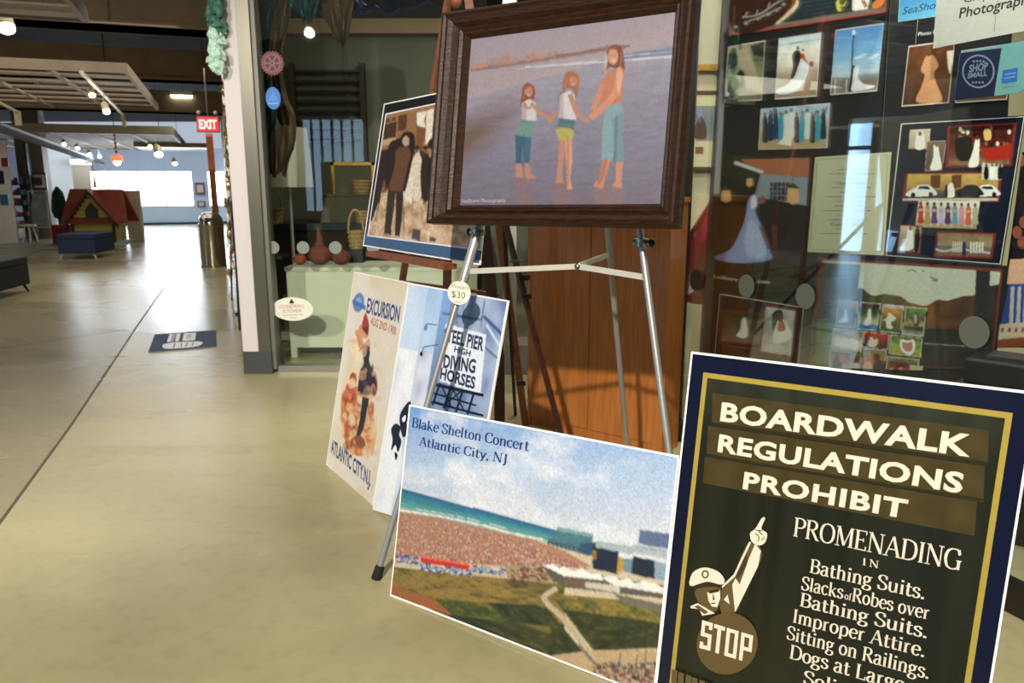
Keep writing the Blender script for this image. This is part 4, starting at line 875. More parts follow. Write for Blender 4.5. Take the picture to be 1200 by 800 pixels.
# price tag
n = nrm(-12, 8); c = P(538, 343, on(La, Lb, 343).y-.03); tg = thing('price_tag', 'round cream price tag hung on the metal easel leg', 'price tag', c)
X = n.cross(UV).normalized()*-1; Y = n.cross(X).normalized()
vs = [c+(X*math.cos(i*math.pi/14)+Y*math.sin(i*math.pi/14))*.042 for i in range(28)]
G().prism(vs, -n*.0015).build('card', M('tag_card', '#efe6cc', .7), tg); G().tube([c+UV*.04, c+UV*.055+Vector((.01, .03, 0))], .0012, 6).build('string', M('string', '#9a8f78', .9), tg)
A = Art(c, n); A.at(420, 300, 6)
A.text('Posters', (657, 222), (776, 240), (659, 190), '#2c2824', shear=.2); A.text('$30', (655, 288), (750, 300), (657, 240), '#1f1c1a'); A.text('each', (672, 322), (722, 330), (673, 308), '#2c2824', shear=.2)
A.build('print', tg, INK)

# ------------------------------------------------------------ wooden easel with the sepia board
we = thing('wooden_easel', 'reddish wooden easel behind, holding the sepia street photo board', 'easel', F(530, 520))
for a, b, w_ in ((P(530, -30, 3.95), F(443, 505), .038), (P(545, -30, 3.95), F(617, 506), .04), (P(528, 120, 3.6), F(520, 552), .04)):
    G().bar(a, b, w_, .02).build('leg', easelwood, we)
a, b = PL(438, 291, bp_.location*0+P(562, 310, 2.95), nrm(-50, 11)), PL(531, 306, P(562, 310, 2.95), nrm(-50, 11))
G().bar(a-UV*.022+nrm(-50, 0)*.012, b-UV*.022+nrm(-50, 0)*.012, .06, .022).build('ledge', easelwood, we)
G().bar(P(470, 330, 3.95), P(585, 345, 3.95), .03, .015).build('cross_bar', easelwood, we)
G().blob(P(534, 2, 3.9), .03).build('top_knob', easelwood, we, smooth=True)
# dark folding easel in the middle
be_ = thing('folding_easel', 'dark brown folding easel with black knobs before the wooden cabinet', 'easel', F(640, 540))
G().bar(P(588, 246, 3.3), F(671, 560), .026, .018).build('leg', darkwood, be_)
G().bar(P(590, 246, 3.45), F(604, 486), .018, .018).build('leg', black, be_)
G().bar(P(566, 250, 3.5), P(585, 420, 3.5), .05, .02).build('back_post', darkwood, be_)
G().bar(P(585, 415, 3.5), F(586, 560), .05, .02).build('back_post', darkwood, be_)
for u, v, D in ((618, 325, 3.34), (620, 347, 3.34), (613, 449, 3.9)):
    G().tube([P(u-8, v, D), P(u+3, v, D)], .013, 10).build('knob', black, be_, smooth=True)
G().bar(P(597, 306, 3.28), P(612, 306, 3.28), .02, .01).build('clip', steel, be_)

# ------------------------------------------------------------ wooden cabinet
ca, cb = F(618, 497), F(776, 534); cx = (cb-ca).normalized(); cn = Vector((cx.y, -cx.x, 0)); W_ = (cb-ca).length; Hc = 1.3
ct = thing('wooden_cabinet', 'tall honey brown wooden cabinet behind the metal easel', 'cabinet', (ca+cb)/2)
def cbx(x0, x1, y0, y1, z0, z1, name, mat, parent=None, **k):
    g = G(); g.obox(ca+cx*((x0+x1)/2)-cn*((y0+y1)/2)+UV*((z0+z1)/2), cx, cn, UV, (x1-x0)/2, (y1-y0)/2, (z1-z0)/2); return g.build(name, mat, parent or ct, **k)
cbx(0, .02, 0, .18, 0, Hc, 'side_panel', cabinet_m); cbx(W_-.06, W_, -.008, .18, 0, Hc, 'side_panel', cabinet_m)
cbx(.02, W_-.06, .16, .18, 0, Hc, 'back_panel', cabinet_m); cbx(-.01, W_+.01, -.015, .18, Hc, Hc+.025, 'top', cabinet_m); cbx(.02, W_-.06, .01, .15, 0, .05, 'plinth', cabinet_m)
cbx(.022, W_*.47, 0, .015, .054, Hc-.002, 'door', cabinet_m); d_ = cbx(W_*.47+.004, W_-.062, 0, .015, .054, Hc-.002, 'door', cabinet_m)

# ------------------------------------------------------------ right window display: black boards with wedding photographs
n = nrm(-43, 0); BP = Vector((1.09, 4.1, 0))
dark = M('display_black', '#0b0c12', .5)
def dboard(label, q):
    pts = [PL(u, v, BP, n) for u, v in q]; r = thing('display_board', label, 'display board', (pts[2]+pts[3])/2, 'black display boards in the right shop window')
    slab(q, BP, n, .02).build('panel', dark, r); return r
bA = dboard('left black display board with three bridal photos over a group photo', [(850, -60), (1047, -90), (1013, 470), (817, 446)])
bB = dboard('right black display board carrying the sepia bride photo', [(1049, -90), (1192, -110), (1162, 500), (1015, 470)])
for b_ in (bA, bB): 
    pass
def photo(parent, label, draw, lift=.002, name='photo'):
    A = Art(BP+n*lift, n); draw(A); o = A.build(name, parent, INKG); o['label'] = label; return o
def soft(fn, q, o, s, nx, blur=1, grain=.06):
    """draw a whole print as a photographic grid"""
    def run(A):
        A.at(o[0], o[1], s); A.begin(q, nx); fn(A); A.end(blur, grain)
    return run
def mini(A, q, bg, seed=1, nx=14, ny=14, amt=.35, border='#d8d4cc', bw=.02):
    if border: A.poly(q, border)
    W = q; c = (sum(p[0] for p in W)/4, sum(p[1] for p in W)/4); qi = [(p[0]+(c[0]-p[0])*bw*2, p[1]+(c[1]-p[1])*bw*2) for p in W]
    f1 = vnoise(seed)
    A.grid(qi, nx, ny, lambda a, b: [x*(1-amt/2+amt*f1(a*nx*.5, b*ny*.5)) for x in ramp(bg, b)])
def d1(A):
    A.at(840, 0, 6); mini(A, [(78, 325), (345, 280), (318, 705), (50, 722)], [(0, '#a9a68e'), (.3, '#5e6048'), (.6, '#8d8a68'), (1, '#6f6d50')], 61)
    A.poly([(230, 320), (335, 290), (330, 400), (260, 390)], '#2f3122'); A.curve([(90, 380), (120, 345), (140, 380), (150, 480), (190, 520), (190, 620), (166, 615), (165, 540), (110, 520), (84, 440)], '#26251f')
    A.curve([(140, 350), (165, 315), (215, 340), (260, 440), (280, 520), (320, 640), (250, 630), (200, 600), (195, 500), (150, 470), (150, 400)], '#b3a284'); A.ell(118, 358, 16, 22, '#5a4a38'); A.ell(165, 330, 16, 20, '#8a6d52'); A.curve([(60, 570), (100, 600), (150, 715), (58, 712)], '#23260f')
photo(bA, 'muted photo of a couple by a dark tree', soft(d1, [(78, 325), (345, 280), (318, 705), (50, 722)], (840, 0), 6, 70))
def d2(A):
    A.at(840, 0, 6); mini(A, [(435, 268), (737, 224), (703, 680), (405, 700)], [(0, '#c7ddea'), (.14, '#dfe4de'), (.2, '#efe8da'), (.45, '#e9dfcf'), (.6, '#b9a184'), (1, '#9a8467')], 62)
    A.line([(440, 318), (730, 274)], 5, '#7d7a72'); A.curve([(530, 390), (552, 355), (585, 362), (588, 420), (566, 480), (545, 540), (520, 552), (534, 470)], '#141318'); A.ell(570, 338, 11, 14, '#2a201c')
    A.ell(606, 352, 9, 12, '#6a4434'); A.curve([(590, 378), (614, 378), (622, 410), (640, 440), (636, 454), (612, 436), (590, 420)], '#c0503e')
    A.curve([(590, 418), (618, 430), (646, 470), (632, 540), (590, 610), (520, 655), (440, 664), (414, 650), (430, 622), (500, 590), (556, 520)], '#eceef2'); A.ell(664, 450, 17, 20, '#8c2f35')
photo(bA, 'photo of a couple on the sand, long white train', soft(d2, [(435, 268), (737, 224), (703, 680), (405, 700)], (840, 0), 6, 80))
def d3(A):
    A.at(840, 0, 6); mini(A, [(833, 208), (1178, 158), (1130, 640), (795, 672)], [(0, '#4f86c2'), (.4, '#7fb0da'), (.7, '#bcd3e2'), (.76, '#8f9498'), (.84, '#7c6f6a'), (1, '#8e7f74')], 63, amt=.15)
    A.line([(962, 240), (940, 636)], 11, '#1c1f28'); A.ell(963, 228, 13, 18, '#e8ecec'); A.curve([(960, 410), (1020, 380), (1058, 376), (1000, 412)], '#d4e2ee'); A.curve([(1066, 410), (1120, 378), (1144, 384), (1090, 416)], '#d4e2ee')
    A.curve([(950, 480), (968, 456), (978, 500), (966, 560), (950, 640), (922, 636), (938, 560)], '#17161c'); A.curve([(962, 490), (985, 462), (1000, 500), (990, 540), (1030, 590), (1112, 604), (1060, 628), (950, 640), (956, 570)], '#f0eff0')
    A.line([(806, 536), (940, 540)], 4, '#d9dde0'); A.line([(834, 560), (830, 660)], 8, '#d9dde0'); A.line([(914, 560), (910, 650)], 6, '#d9dde0')
photo(bA, 'photo of a couple at a lamp post under blue sky', soft(d3, [(833, 208), (1178, 158), (1130, 640), (795, 672)], (840, 0), 6, 90))
def d4(A):
    A.at(790, 0, 3.638); mini(A, [(368, 462), (667, 438), (655, 632), (357, 640)], [(0, '#9cc3da'), (.3, '#c9d6d6'), (.6, '#c0a98a'), (1, '#b79a70')], 64, amt=.2)
    cols = ('#1d2230', '#23324e', '#1f3f6a', '#3fa0b8', '#e8e2d6', '#eae8e4', '#1d1d26', '#2aa6b8', '#e6dfd6', '#1b1d28', '#2aa0b4', '#191a24')
    for i, c_ in enumerate(cols):
        x = 388+i*22.5; y = 492-(i % 3)*8; A.curve([(x-9, y+12), (x, y), (x+9, y+12), (x+12, y+70), (x+12, y+112), (x-12, y+114), (x-11, y+70)], c_); A.ell(x, y-6, 6, 9, '#7c5244')
        if i % 2: A.line([(x+6, y+10), (x+16, y-22)], 5, c_)
    A.poly([(440, 612), (480, 575), (500, 580), (500, 622)], '#efe9dc')
photo(bA, 'wide group photo of guests in teal and black', soft(d4, [(368, 462), (667, 438), (655, 632), (357, 640)], (790, 0), 3.638, 120))
def d4b(A):
    A.text('www.seashorephoto.com', (972/1, 152), (1030, 149), (972.3, 146), '#8a8a92')
photo(bA, 'small pale web address line', d4b, name='printed_address')
def d5(A):
    A.at(1000, 0, 3.635); mini(A, [(235, 196), (436, 168), (408, 440), (205, 455)], [(0, '#6a3f26'), (.5, '#5e3c2c'), (1, '#4c382e')], 65, amt=.6, border='#cdbfae')
    A.curve([(300, 260), (318, 232), (345, 240), (362, 280), (344, 310), (352, 350), (375, 430), (270, 434), (290, 370), (304, 320), (288, 300)], '#c58f68'); A.ell(321, 222, 14, 18, '#6b4030'); A.poly([(398, 218), (430, 215), (412, 320), (404, 290)], '#ead9c4')
photo(bB, 'sepia photo of a bride in a long gown', soft(d5, [(235, 196), (436, 168), (408, 440), (205, 455)], (1000, 0), 3.635, 80))
def d6(A):
    A.at(1000, 0, 3.635); A.text('Photo P', (276, 153), (352, 143), (277, 137), '#e8e8e4', bold=.02)
photo(bB, 'white lettering', d6, name='printed_title')
def d7(A):
    A.at(1000, 0, 3.635); A.poly([(460, 215), (700, 180), (655, 425), (433, 440)], '#b9b2a6'); A.poly([(466, 221), (690, 188), (650, 418), (440, 433)], '#70523e')
photo(bB, 'brown photo half hidden by the round shop sticker', d7)

def poster(name, label, cat, q, draw, lift=.008, mat=dark, group=None, inkmat=INKG):
    p = BP+n*lift; pts = [PL(u, v, p, n) for u, v in q]; r = thing(name, label, cat, (pts[2]+pts[3])/2, group)
    slab(q, p, n, .004).build('panel', mat, r); A = Art(p, n); draw(A); A.build('print', r, inkmat); return r
def cr_(q, o, s): return [(o[0]+x/s, o[1]+y/s) for x, y in q]
def e1(A):
    A.at(840, 0, 6); A.poly([(100, -290), (1200, -410), (1191, 86), (80, 254)], '#b03038'); A.poly([(104, -280), (1196, -400), (1187, 76), (84, 244)], '#77685c')
    A.poly([(110, -280), (1190, -400), (1184, 48), (430, 164), (110, 214)], '#242c30'); A.curve([(110, -280), (500, -300), (575, 10), (540, 60), (440, 160), (110, 214)], '#3a1e14'); A.curve([(575, 0), (560, 60), (440, 162), (420, 158), (530, 40), (540, -20)], '#d8c6a0')
    A.curve([(430, 150), (520, 40), (530, -30), (560, -20), (540, 40)], '#8a4f20')
    for k_ in range(4): A.line([(600, 20+k_*30), (820, -15+k_*30)], 6, '#3c474c')
    for l_ in ([(180, 120), (300, 100), (420, 20), (500, -20)], [(190, 160), (330, 110), (450, 50)], [(200, 110), (220, 80)], [(280, 100), (290, 70)], [(360, 50), (372, 20)]): A.line(l_, 7, '#b8b2aa', True)
    for x, y in ((290, 130), (360, 100), (420, 70), (205, 165), (470, 30), (130, 190)): A.ell(x, y, 14, 11, '#9a948c')
    A.curve([(840, 10), (880, 0), (900, 30), (870, 80), (846, 70)], '#d4c254'); A.curve([(860, 10), (920, -10), (910, 60), (880, 74)], '#3a4a20'); A.line([(850, 30), (890, 40), (910, 10)], 7, '#e4d68a', True)
    A.poly([(950, -60), (1090, -80), (1060, 60), (955, 78)], '#ece6e0'); A.curve([(1090, 40), (1130, -10), (1180, -20), (1160, 40), (1100, 60)], '#d87a30'); A.line([(1026, 0), (1050, 50)], 26, '#8a5a3a')
poster('photo_poster', 'red edged still life poster above the three bridal photos', 'poster', cr_([(100, -292), (1202, -412), (1193, 90), (78, 258)], (840, 0), 6), soft(e1, [(100, -292), (1202, -412), (1193, 90), (78, 258)], (840, 0), 6, 230))
def e2(A):
    A.at(800, 180, 2.965); A.begin([(125, 5), (445, 10), (412, 470), (92, 425)], 150); q_ = [(125, 5), (445, 10), (412, 470), (92, 425)]
    fw = vnoise(71)
    A.grid(q_, 40, 50, lambda a, b: [x*(.6+.8*fw(a*12, b*14)) for x in ramp([(0, '#2a2a1c'), (.4, '#17100c'), (.8, '#2a1812'), (1, '#171c14')], b)])
    A.poly([(200, 20), (440, 14), (436, 84), (270, 72)], '#b06a48'); A.poly([(182, 24), (280, 60), (276, 70), (176, 36)], '#cfd4d6'); A.poly([(270, 70), (436, 84), (430, 180), (250, 150)], '#8d98a2')
    A.poly([(304, 100), (372, 100), (368, 164), (302, 160)], '#1b2430')
    for k_ in range(4): A.line([(316+k_*14, 100), (314+k_*14, 162)], 2, '#8d98a2')
    for k_ in range(3): A.line([(303, 115+k_*15), (370, 116+k_*15)], 2, '#8d98a2')
    A.curve([(150, 90), (240, 110), (220, 200), (140, 180)], '#14160e')
    for x, y, s_ in ((151, 146, 1.), (383, 144, 1.3), (232, 98, .7)):
        A.poly([(x-14*s_, y-18*s_), (x+14*s_, y-18*s_), (x+17*s_, y+16*s_), (x, y+26*s_), (x-17*s_, y+16*s_)], '#e8b27c'); A.poly([(x-18*s_, y-18*s_), (x, y-34*s_), (x+18*s_, y-18*s_)], '#3a3632'); A.line([(x, y-34*s_), (x, y-50*s_)], 3, '#4a4038')
    A.curve([(290, 170), (320, 160), (346, 180), (340, 260), (330, 350), (300, 350), (292, 270), (268, 220)], '#15131a')
    A.curve([(236, 150), (252, 142), (262, 170), (252, 200), (272, 250), (300, 330), (304, 368), (200, 380), (120, 368), (118, 354), (168, 330), (205, 260), (220, 210), (226, 170)], '#8fa6dc'); A.curve([(240, 150), (254, 150), (256, 180), (238, 190)], '#e6e6f4'); A.curve([(236, 230), (272, 270), (290, 350), (230, 360), (214, 300)], '#b4c6ee'); A.ell(276, 160, 11, 14, '#8a5a48')
    A.line([(270, 250), (300, 330)], 14, '#6e4a3c'); A.line([(318, 250), (322, 350)], 16, '#5a3026')
    A.end(1, .06); A.text('SeaShore', (105, 432), (190, 444), (106, 418), '#e6e2dc'); A.text('.com', (256, 448), (300, 453), (257, 432), '#e6e2dc')
poster('photo_poster', 'dark poster of a bride in a blue-lit gown between lanterns', 'poster', cr_([(122, 2), (449, 6), (412, 482), (88, 440)], (800, 180), 2.965), e2)
def e3(A):
    A.at(940, 140, 2.5); A.poly([(38, 110), (262, 95), (240, 398), (15, 388)], '#cdc9a8'); A.line([(46, 118), (252, 104), (233, 388), (24, 380), (46, 118)], 1.6, '#8a8a68')
    for k_ in range(15):
        y = 146+k_*13.4; h_ = 60+30*math.sin(k_*2.3); xc = 150-k_*2.0
        if k_ in (3, 12): A.text('Dated Report' if k_ == 3 else 'Total Cost', (xc-42, y+5), (xc+42, y+3), (xc-41, y-5), '#3c3c34'); continue
        x_ = xc-h_*.8
        while x_ < xc+h_*.8: ww = 5+random.random()*10; A.line([(x_, y), (x_+ww, y-ww*.03)], 2.2, '#77755f'); x_ += ww+3
    A.poly([(113, 372), (128, 372), (128, 386), (112, 386)], '#a08c58')
poster('printed_sheet', 'cream framed text sheet between the wedding poster and collage', 'printed sheet', cr_([(36, 108), (265, 93), (243, 402), (12, 391)], (940, 140), 2.5), e3, .01)
def e4(A):
    A.at(1030, 130, 4.447); A.begin([(118, 68), (757, 30), (632, 797), (38, 752)], 230); rd = '#7c2a28'
    A.poly([(124, 74), (750, 37), (627, 790), (44, 746)], '#141a2e')
    mini(A, [(160, 96), (272, 90), (262, 200), (152, 200)], [(0, '#d8cdb8'), (1, '#b8a68a')], 81, border=None); A.curve([(200, 110), (230, 108), (240, 190), (190, 195)], '#f0ece4'); A.ell(214, 118, 10, 12, '#7a5a44')
    mini(A, [(250, 158), (350, 154), (332, 308), (240, 312)], [(0, '#7a6a58'), (1, '#5c4638')], 82, border='#c9c0b0'); A.curve([(286, 180), (306, 176), (316, 230), (326, 300), (268, 304), (284, 240)], '#f2f0ea'); A.ell(300, 176, 9, 12, '#8a6248')
    A.poly([(358, 78), (718, 60), (692, 286), (346, 296)], rd); mini(A, [(368, 86), (710, 66), (684, 280), (354, 288)], [(0, '#3a1814'), (.5, '#5a1c16'), (1, '#8a6a48')], 83, nx=30, ny=20, amt=.9, border=None)
    for _ in range(34): x = 376+random.random()*310; y = 90+random.random()*90; A.ell(x, y, 9, 12, random.choice(('#1c1414', '#2a1a18', '#a03028', '#8a5a44', '#d8cfc4', '#301818')))
    A.poly([(530, 200), (690, 170), (682, 250), (560, 262)], '#a82a20'); A.curve([(504, 150), (524, 146), (522, 220), (516, 284), (466, 288), (490, 210)], '#ece6d8'); A.curve([(548, 100), (580, 96), (584, 146), (552, 150)], '#d8b868'); A.curve([(400, 150), (480, 140), (476, 250), (410, 250)], '#120c0c'); A.ell(512, 140, 10, 12, '#5a3428')
    A.poly([(140, 322), (642, 314), (628, 474), (120, 472)], rd); mini(A, [(144, 328), (636, 322), (622, 452), (126, 454)], [(0, '#c9a558'), (.6, '#b08c4c'), (.75, '#5c5a50'), (1, '#3a3a3c')], 84, nx=30, border=None); A.poly([(124, 456), (622, 454), (620, 468), (122, 466)], '#c9c4b8')
    for x in (270, 380): A.poly([(x, 334), (x+52, 333), (x+48, 400), (x-2, 402)], '#6a3a20')
    for x, c_ in ((150, '#e8e8e6'), (480, '#e8e8e6'), (395, '#26282c')): A.curve([(x, 420), (x+40, 400), (x+60, 386), (x+110, 386), (x+140, 412), (x+144, 440), (x, 444)], c_); A.poly([(x+50, 406), (x+64, 392), (x+108, 392), (x+118, 408)], '#1c2430'); A.ell(x+28, 438, 12, 14, '#141414'); A.ell(x+120, 436, 12, 14, '#141414')
    A.curve([(360, 390), (384, 376), (394, 444), (352, 446)], '#f2efe8'); A.curve([(344, 396), (356, 384), (358, 444), (344, 444)], '#17141a')
    A.poly([(538, 270), (645, 278), (640, 360), (536, 356)], '#cfc8ba'); 
    for x, c_ in ((560, '#16161c'), (590, '#f0eeea'), (612, '#e8e4de'), (632, '#181820')): A.curve([(x-12, 300), (x, 284), (x+11, 300), (x+10, 352), (x-12, 352)], c_); A.ell(x, 282, 7, 9, '#6a4636')
    mini(A, [(200, 464), (532, 466), (514, 618), (184, 606)], [(0, '#e6e0d0'), (.7, '#e0cdb0'), (1, '#b89c74')], 85, border=None)
    for i, c_ in enumerate(('#b8262c', '#a8925c', '#5c3a70', '#b9b2d6', '#54306a', '#4aa0b4', '#d88fa8', '#d0603c', '#a8b08a')):
        x = 218+i*35.5; y = 486+i*1; A.curve([(x-14, y+16), (x, y+4), (x+14, y+16), (x+12, y+60), (x+16, y+96), (x-16, y+96), (x-13, y+56)], c_); A.ell(x, y-4, 8, 11, '#5a3a2c'); A.line([(x-6, y+96), (x-6, y+116)], 5, '#a07458'); A.line([(x+6, y+96), (x+6, y+116)], 5, '#a07458'); A.ell(x, y+30, 12, 8, '#c9a08a')
    A.poly([(108, 590), (228, 598), (216, 744), (92, 738)], rd); mini(A, [(112, 594), (222, 602), (212, 738), (96, 734)], [(0, '#cfc0a4'), (.6, '#a48c6c'), (1, '#7c654c')], 86, border=None); A.curve([(150, 620), (172, 610), (180, 660), (174, 720), (106, 724), (140, 670)], '#f2f0ea'); A.curve([(190, 620), (210, 610), (214, 660), (204, 728), (186, 726)], '#16161e'); A.ell(165, 610, 9, 12, '#8a6248'); A.ell(204, 608, 9, 11, '#6a4636')
    A.poly([(300, 626), (612, 636), (590, 770), (284, 760)], rd); mini(A, [(306, 632), (604, 642), (584, 764), (290, 754)], [(0, '#8a7050'), (.5, '#a89070'), (.6, '#70706c'), (1, '#8a5a40')], 87, nx=26, border=None)
    for k_ in range(5): A.poly([(476+k_*15, 682), (486+k_*15, 682), (484+k_*15, 740), (474+k_*15, 740)], '#e8e0c8'); A.poly([(384+k_*11, 680), (391+k_*11, 680), (390+k_*11, 735), (383+k_*11, 735)], '#d8d0b8')
    A.line([(296, 720), (340, 730), (420, 720), (580, 740)], 10, '#c2c8c8', True); A.curve([(436, 690), (452, 684), (452, 748), (434, 748)], '#2b3a58')
_e4 = e4
def e4(A): _e4(A); A.end(1, .05); A.line([(118, 68), (757, 30), (632, 797), (38, 752), (118, 66)], 7, '#c8c4ba')
poster('photo_collage', 'upper right wedding collage in a thin white border with police cars', 'collage', cr_([(112, 60), (765, 22), (640, 806), (30, 760)], (1030, 130), 4.447), e4, .012)
def e5(A):
    A.at(800, 180, 2.965); A.begin([(130, 488), (420, 535), (399, 760), (108, 740)], 150); A.poly([(133, 492), (417, 538), (397, 757), (111, 737)], '#0f1120'); rd = '#6c2626'
    A.poly([(138, 540), (292, 556), (276, 668), (126, 658)], rd); mini(A, [(144, 547), (286, 560), (272, 662), (132, 652)], [(0, '#2a3020'), (.5, '#4c4a34'), (1, '#7a6a52')], 91, border=None); A.curve([(206, 575), (220, 572), (224, 636), (186, 634), (200, 610)], '#eceade')
    A.poly([(282, 520), (398, 538), (382, 712), (264, 694)], rd); mini(A, [(288, 527), (392, 544), (376, 706), (270, 688)], [(0, '#c4c8c8'), (.5, '#98989a'), (.7, '#b8b4b0'), (1, '#cfccc4')], 92, border=None)
    A.curve([(310, 560), (345, 545), (350, 620), (320, 640)], '#16161c'); A.curve([(330, 580), (346, 570), (372, 610), (376, 640), (330, 660), (312, 640)], '#ecebe8'); A.curve([(336, 580), (350, 580), (356, 612), (330, 616)], '#b4503c'); A.ell(340, 572, 10, 12, '#5a3428')
    A.poly([(140, 662), (258, 676), (250, 735), (132, 728)], rd); mini(A, [(146, 668), (252, 682), (246, 732), (138, 724)], [(0, '#1c1a18'), (1, '#5a4238')], 93, amt=1, border=None)
_e5 = e5
def e5(A): _e5(A); A.end(1, .05); A.line([(130, 488), (420, 535), (399, 760), (108, 740), (130, 488)], 3.5, '#c8c8c4')
poster('photo_collage', 'lower left wedding collage in a thin white border', 'collage', cr_([(126, 484), (424, 531), (402, 764), (104, 743)], (800, 180), 2.965), e5, .012)
def e6(A):
    A.at(940, 140, 2.5); Q = [(46, 392), (600, 430), (560, 740), (12, 725)]; A.begin(Q, 300)
    A.poly(Q, '#12121c'); A.poly([(52, 404), (588, 438), (556, 730), (20, 716)], '#7a2c1e'); fq = [(62, 412), (580, 446), (552, 726), (28, 714)]; f1 = vnoise(95)
    def land(a, b):
        t = .30-.34*max(0, a-.22)+(.55*(a-.22) if a > .22 and a < .62 else (.22-.3*(a-.62) if a >= .62 else 0))+.1*(f1(a*14, 3)-.5)
        t = .02 if a < .2 else t
        k = f1(a*26, b*16)
        if b < t: return lin('#c9cdb8')
        if b < .62: return [x*(.5+k) for x in ramp([(0, '#33402a'), (.35, '#4a4a28'), (.55, '#7a4a24'), (.75, '#5a3424'), (1, '#28261e')], a)]
        if a < .3: return [x*(.7+.6*k) for x in lin('#5c6a30')]
        return [x*(.6+.8*k) for x in ramp([(.3, '#3a3a34'), (1, '#1c1c20')], a)]
    A.grid(fq, 60, 36, land)
    A.poly([(510, 442), (552, 445), (540, 640), (500, 640)], '#23232a')
    for l_ in ([(310, 444), (322, 440), (334, 446)], [(350, 440), (360, 446)], [(374, 460), (386, 466), (398, 470)], [(380, 470), (394, 474)]): A.line(l_, 3, '#3a3a38', True)
    A.poly([(30, 590), (110, 600), (104, 660), (26, 650)], '#5f7434'); A.line([(24, 612), (100, 622)], 6, '#1c1a16'); A.line([(40, 580), (34, 690)], 7, '#1c1a16'); A.line([(350, 655), (480, 664)], 2, '#9a9a94')
    A.at(960, 330, 6.66)
    ins = (([(150, 142), (308, 156), (278, 358), (128, 345)], [(0, '#b08c5c'), (.4, '#2c3a48'), (.7, '#54483c'), (1, '#6a5a48')], 0), ([(322, 158), (482, 172), (450, 382), (292, 368)], [(0, '#4a2430'), (.4, '#3c5c2c'), (.75, '#b8b08c'), (.84, '#3f78c8'), (1, '#3a6ab0')], 1),
           ([(498, 175), (664, 188), (632, 405), (466, 388)], [(0, '#c9cad0'), (.15, '#c98a30'), (.4, '#8a6a38'), (.7, '#4c5a28'), (1, '#3c5020')], 2), ([(676, 192), (842, 208), (812, 430), (644, 412)], [(0, '#6a8a48'), (.4, '#4c6a30'), (.6, '#a8a060'), (.75, '#1c1c18'), (1, '#a8a4a0')], 3),
           ([(112, 362), (346, 388), (328, 548), (94, 520)], [(0, '#8a7a64'), (.5, '#c8bca4'), (1, '#a8987c')], 4), ([(354, 388), (552, 408), (536, 530), (342, 512)], [(0, '#c81c14'), (.5, '#7a100c'), (1, '#1c0c0c')], 5), ([(562, 412), (808, 440), (792, 590), (542, 562)], [(0, '#4c6428'), (.5, '#8a9a44'), (1, '#a89c3c')], 6),
           ([(88, 534), (256, 552), (240, 720), (68, 700)], [(0, '#4a3a2c'), (.4, '#a85c3c'), (1, '#c8bcb0')], 7), ([(262, 560), (330, 568), (318, 720), (246, 712)], [(0, '#6a5038'), (.5, '#c89878'), (1, '#d8d0c4')], 8), ([(348, 520), (526, 536), (500, 724), (322, 704)], [(0, '#6a7430'), (.4, '#a8703c'), (1, '#6a3c28')], 9), ([(532, 580), (782, 606), (760, 770), (510, 748)], [(0, '#7a8a54'), (.35, '#7a3428'), (.7, '#9a5450'), (1, '#b88c8c')], 10))
    for q_, bg, k_ in ins:
        A.poly([(x+(q_[0][0]-x)*-.03-3*(1 if x < (q_[0][0]+q_[1][0])/2 else -1)*1, y) for x, y in q_], '#0c0c10'); mini(A, q_, bg, 100+k_, nx=16, ny=16, amt=.8, border='#e4e0d6', bw=.025)
    wt = '#eeecea'
    A.curve([(198, 220), (214, 216), (222, 300), (210, 316), (150, 314), (190, 270)], '#c9d6f4'); A.curve([(382, 222), (402, 218), (404, 330), (346, 332), (372, 280)], wt); A.curve([(545, 240), (575, 260), (600, 290), (560, 320), (575, 362), (530, 360), (520, 310), (500, 300), (530, 280)], '#e2dcca')
    A.curve([(740, 250), (770, 245), (776, 340), (738, 338)], '#3c2a30'); A.ell(752, 290, 12, 40, '#c8a4b8'); A.curve([(200, 400), (240, 396), (256, 440), (330, 480), (320, 530), (130, 500), (140, 450), (200, 440)], '#e4dccb'); A.ell(228, 422, 26, 28, '#c09a88')
    A.curve([(400, 440), (440, 430), (460, 470), (430, 510), (385, 500)], '#e8d2b8'); A.ell(434, 432, 18, 20, '#8a3c2c'); A.curve([(640, 450), (690, 460), (736, 450), (750, 500), (730, 560), (690, 570), (650, 540), (630, 500)], wt); A.curve([(650, 470), (690, 476), (725, 470), (725, 530), (690, 545), (655, 520)], '#c08070')
    A.curve([(110, 600), (150, 560), (180, 620), (160, 700), (95, 700)], '#141014'); A.ell(176, 600, 24, 32, '#c8785c'); A.ell(204, 622, 20, 30, '#a8502c'); A.ell(290, 610, 20, 26, '#7a4a34'); A.curve([(262, 640), (312, 640), (308, 710), (256, 706)], wt)
    A.ell(408, 590, 26, 34, '#a8603c'); A.ell(450, 590, 26, 34, '#5a3424'); A.curve([(350, 640), (400, 620), (420, 700), (336, 700)], '#d89060'); A.curve([(430, 630), (500, 620), (500, 715), (420, 706)], '#34343c')
    for x in (570, 600, 640, 670): A.ell(x, 640+(x-570)*.1, 16, 22, '#5a2c24'); A.poly([(x-20, 670), (x+20, 674), (x+16, 730), (x-24, 726)], random.choice(('#b04a44', '#c89a90', '#8a3430')))
    A.poly([(710, 650), (812, 660), (800, 762), (690, 752)], '#c8c0a0')
    for k_ in range(6): A.line([(716+k_*16, 656), (706+k_*16, 756)], 4, '#9a926c')
_e6 = e6
def e6(A): _e6(A); A.end(1, .05)
poster('photo_poster', 'wide autumn landscape poster with a grid of small wedding photos', 'poster', cr_([(44, 390), (602, 428), (562, 745), (8, 729)], (940, 140), 2.5), e6, .014)
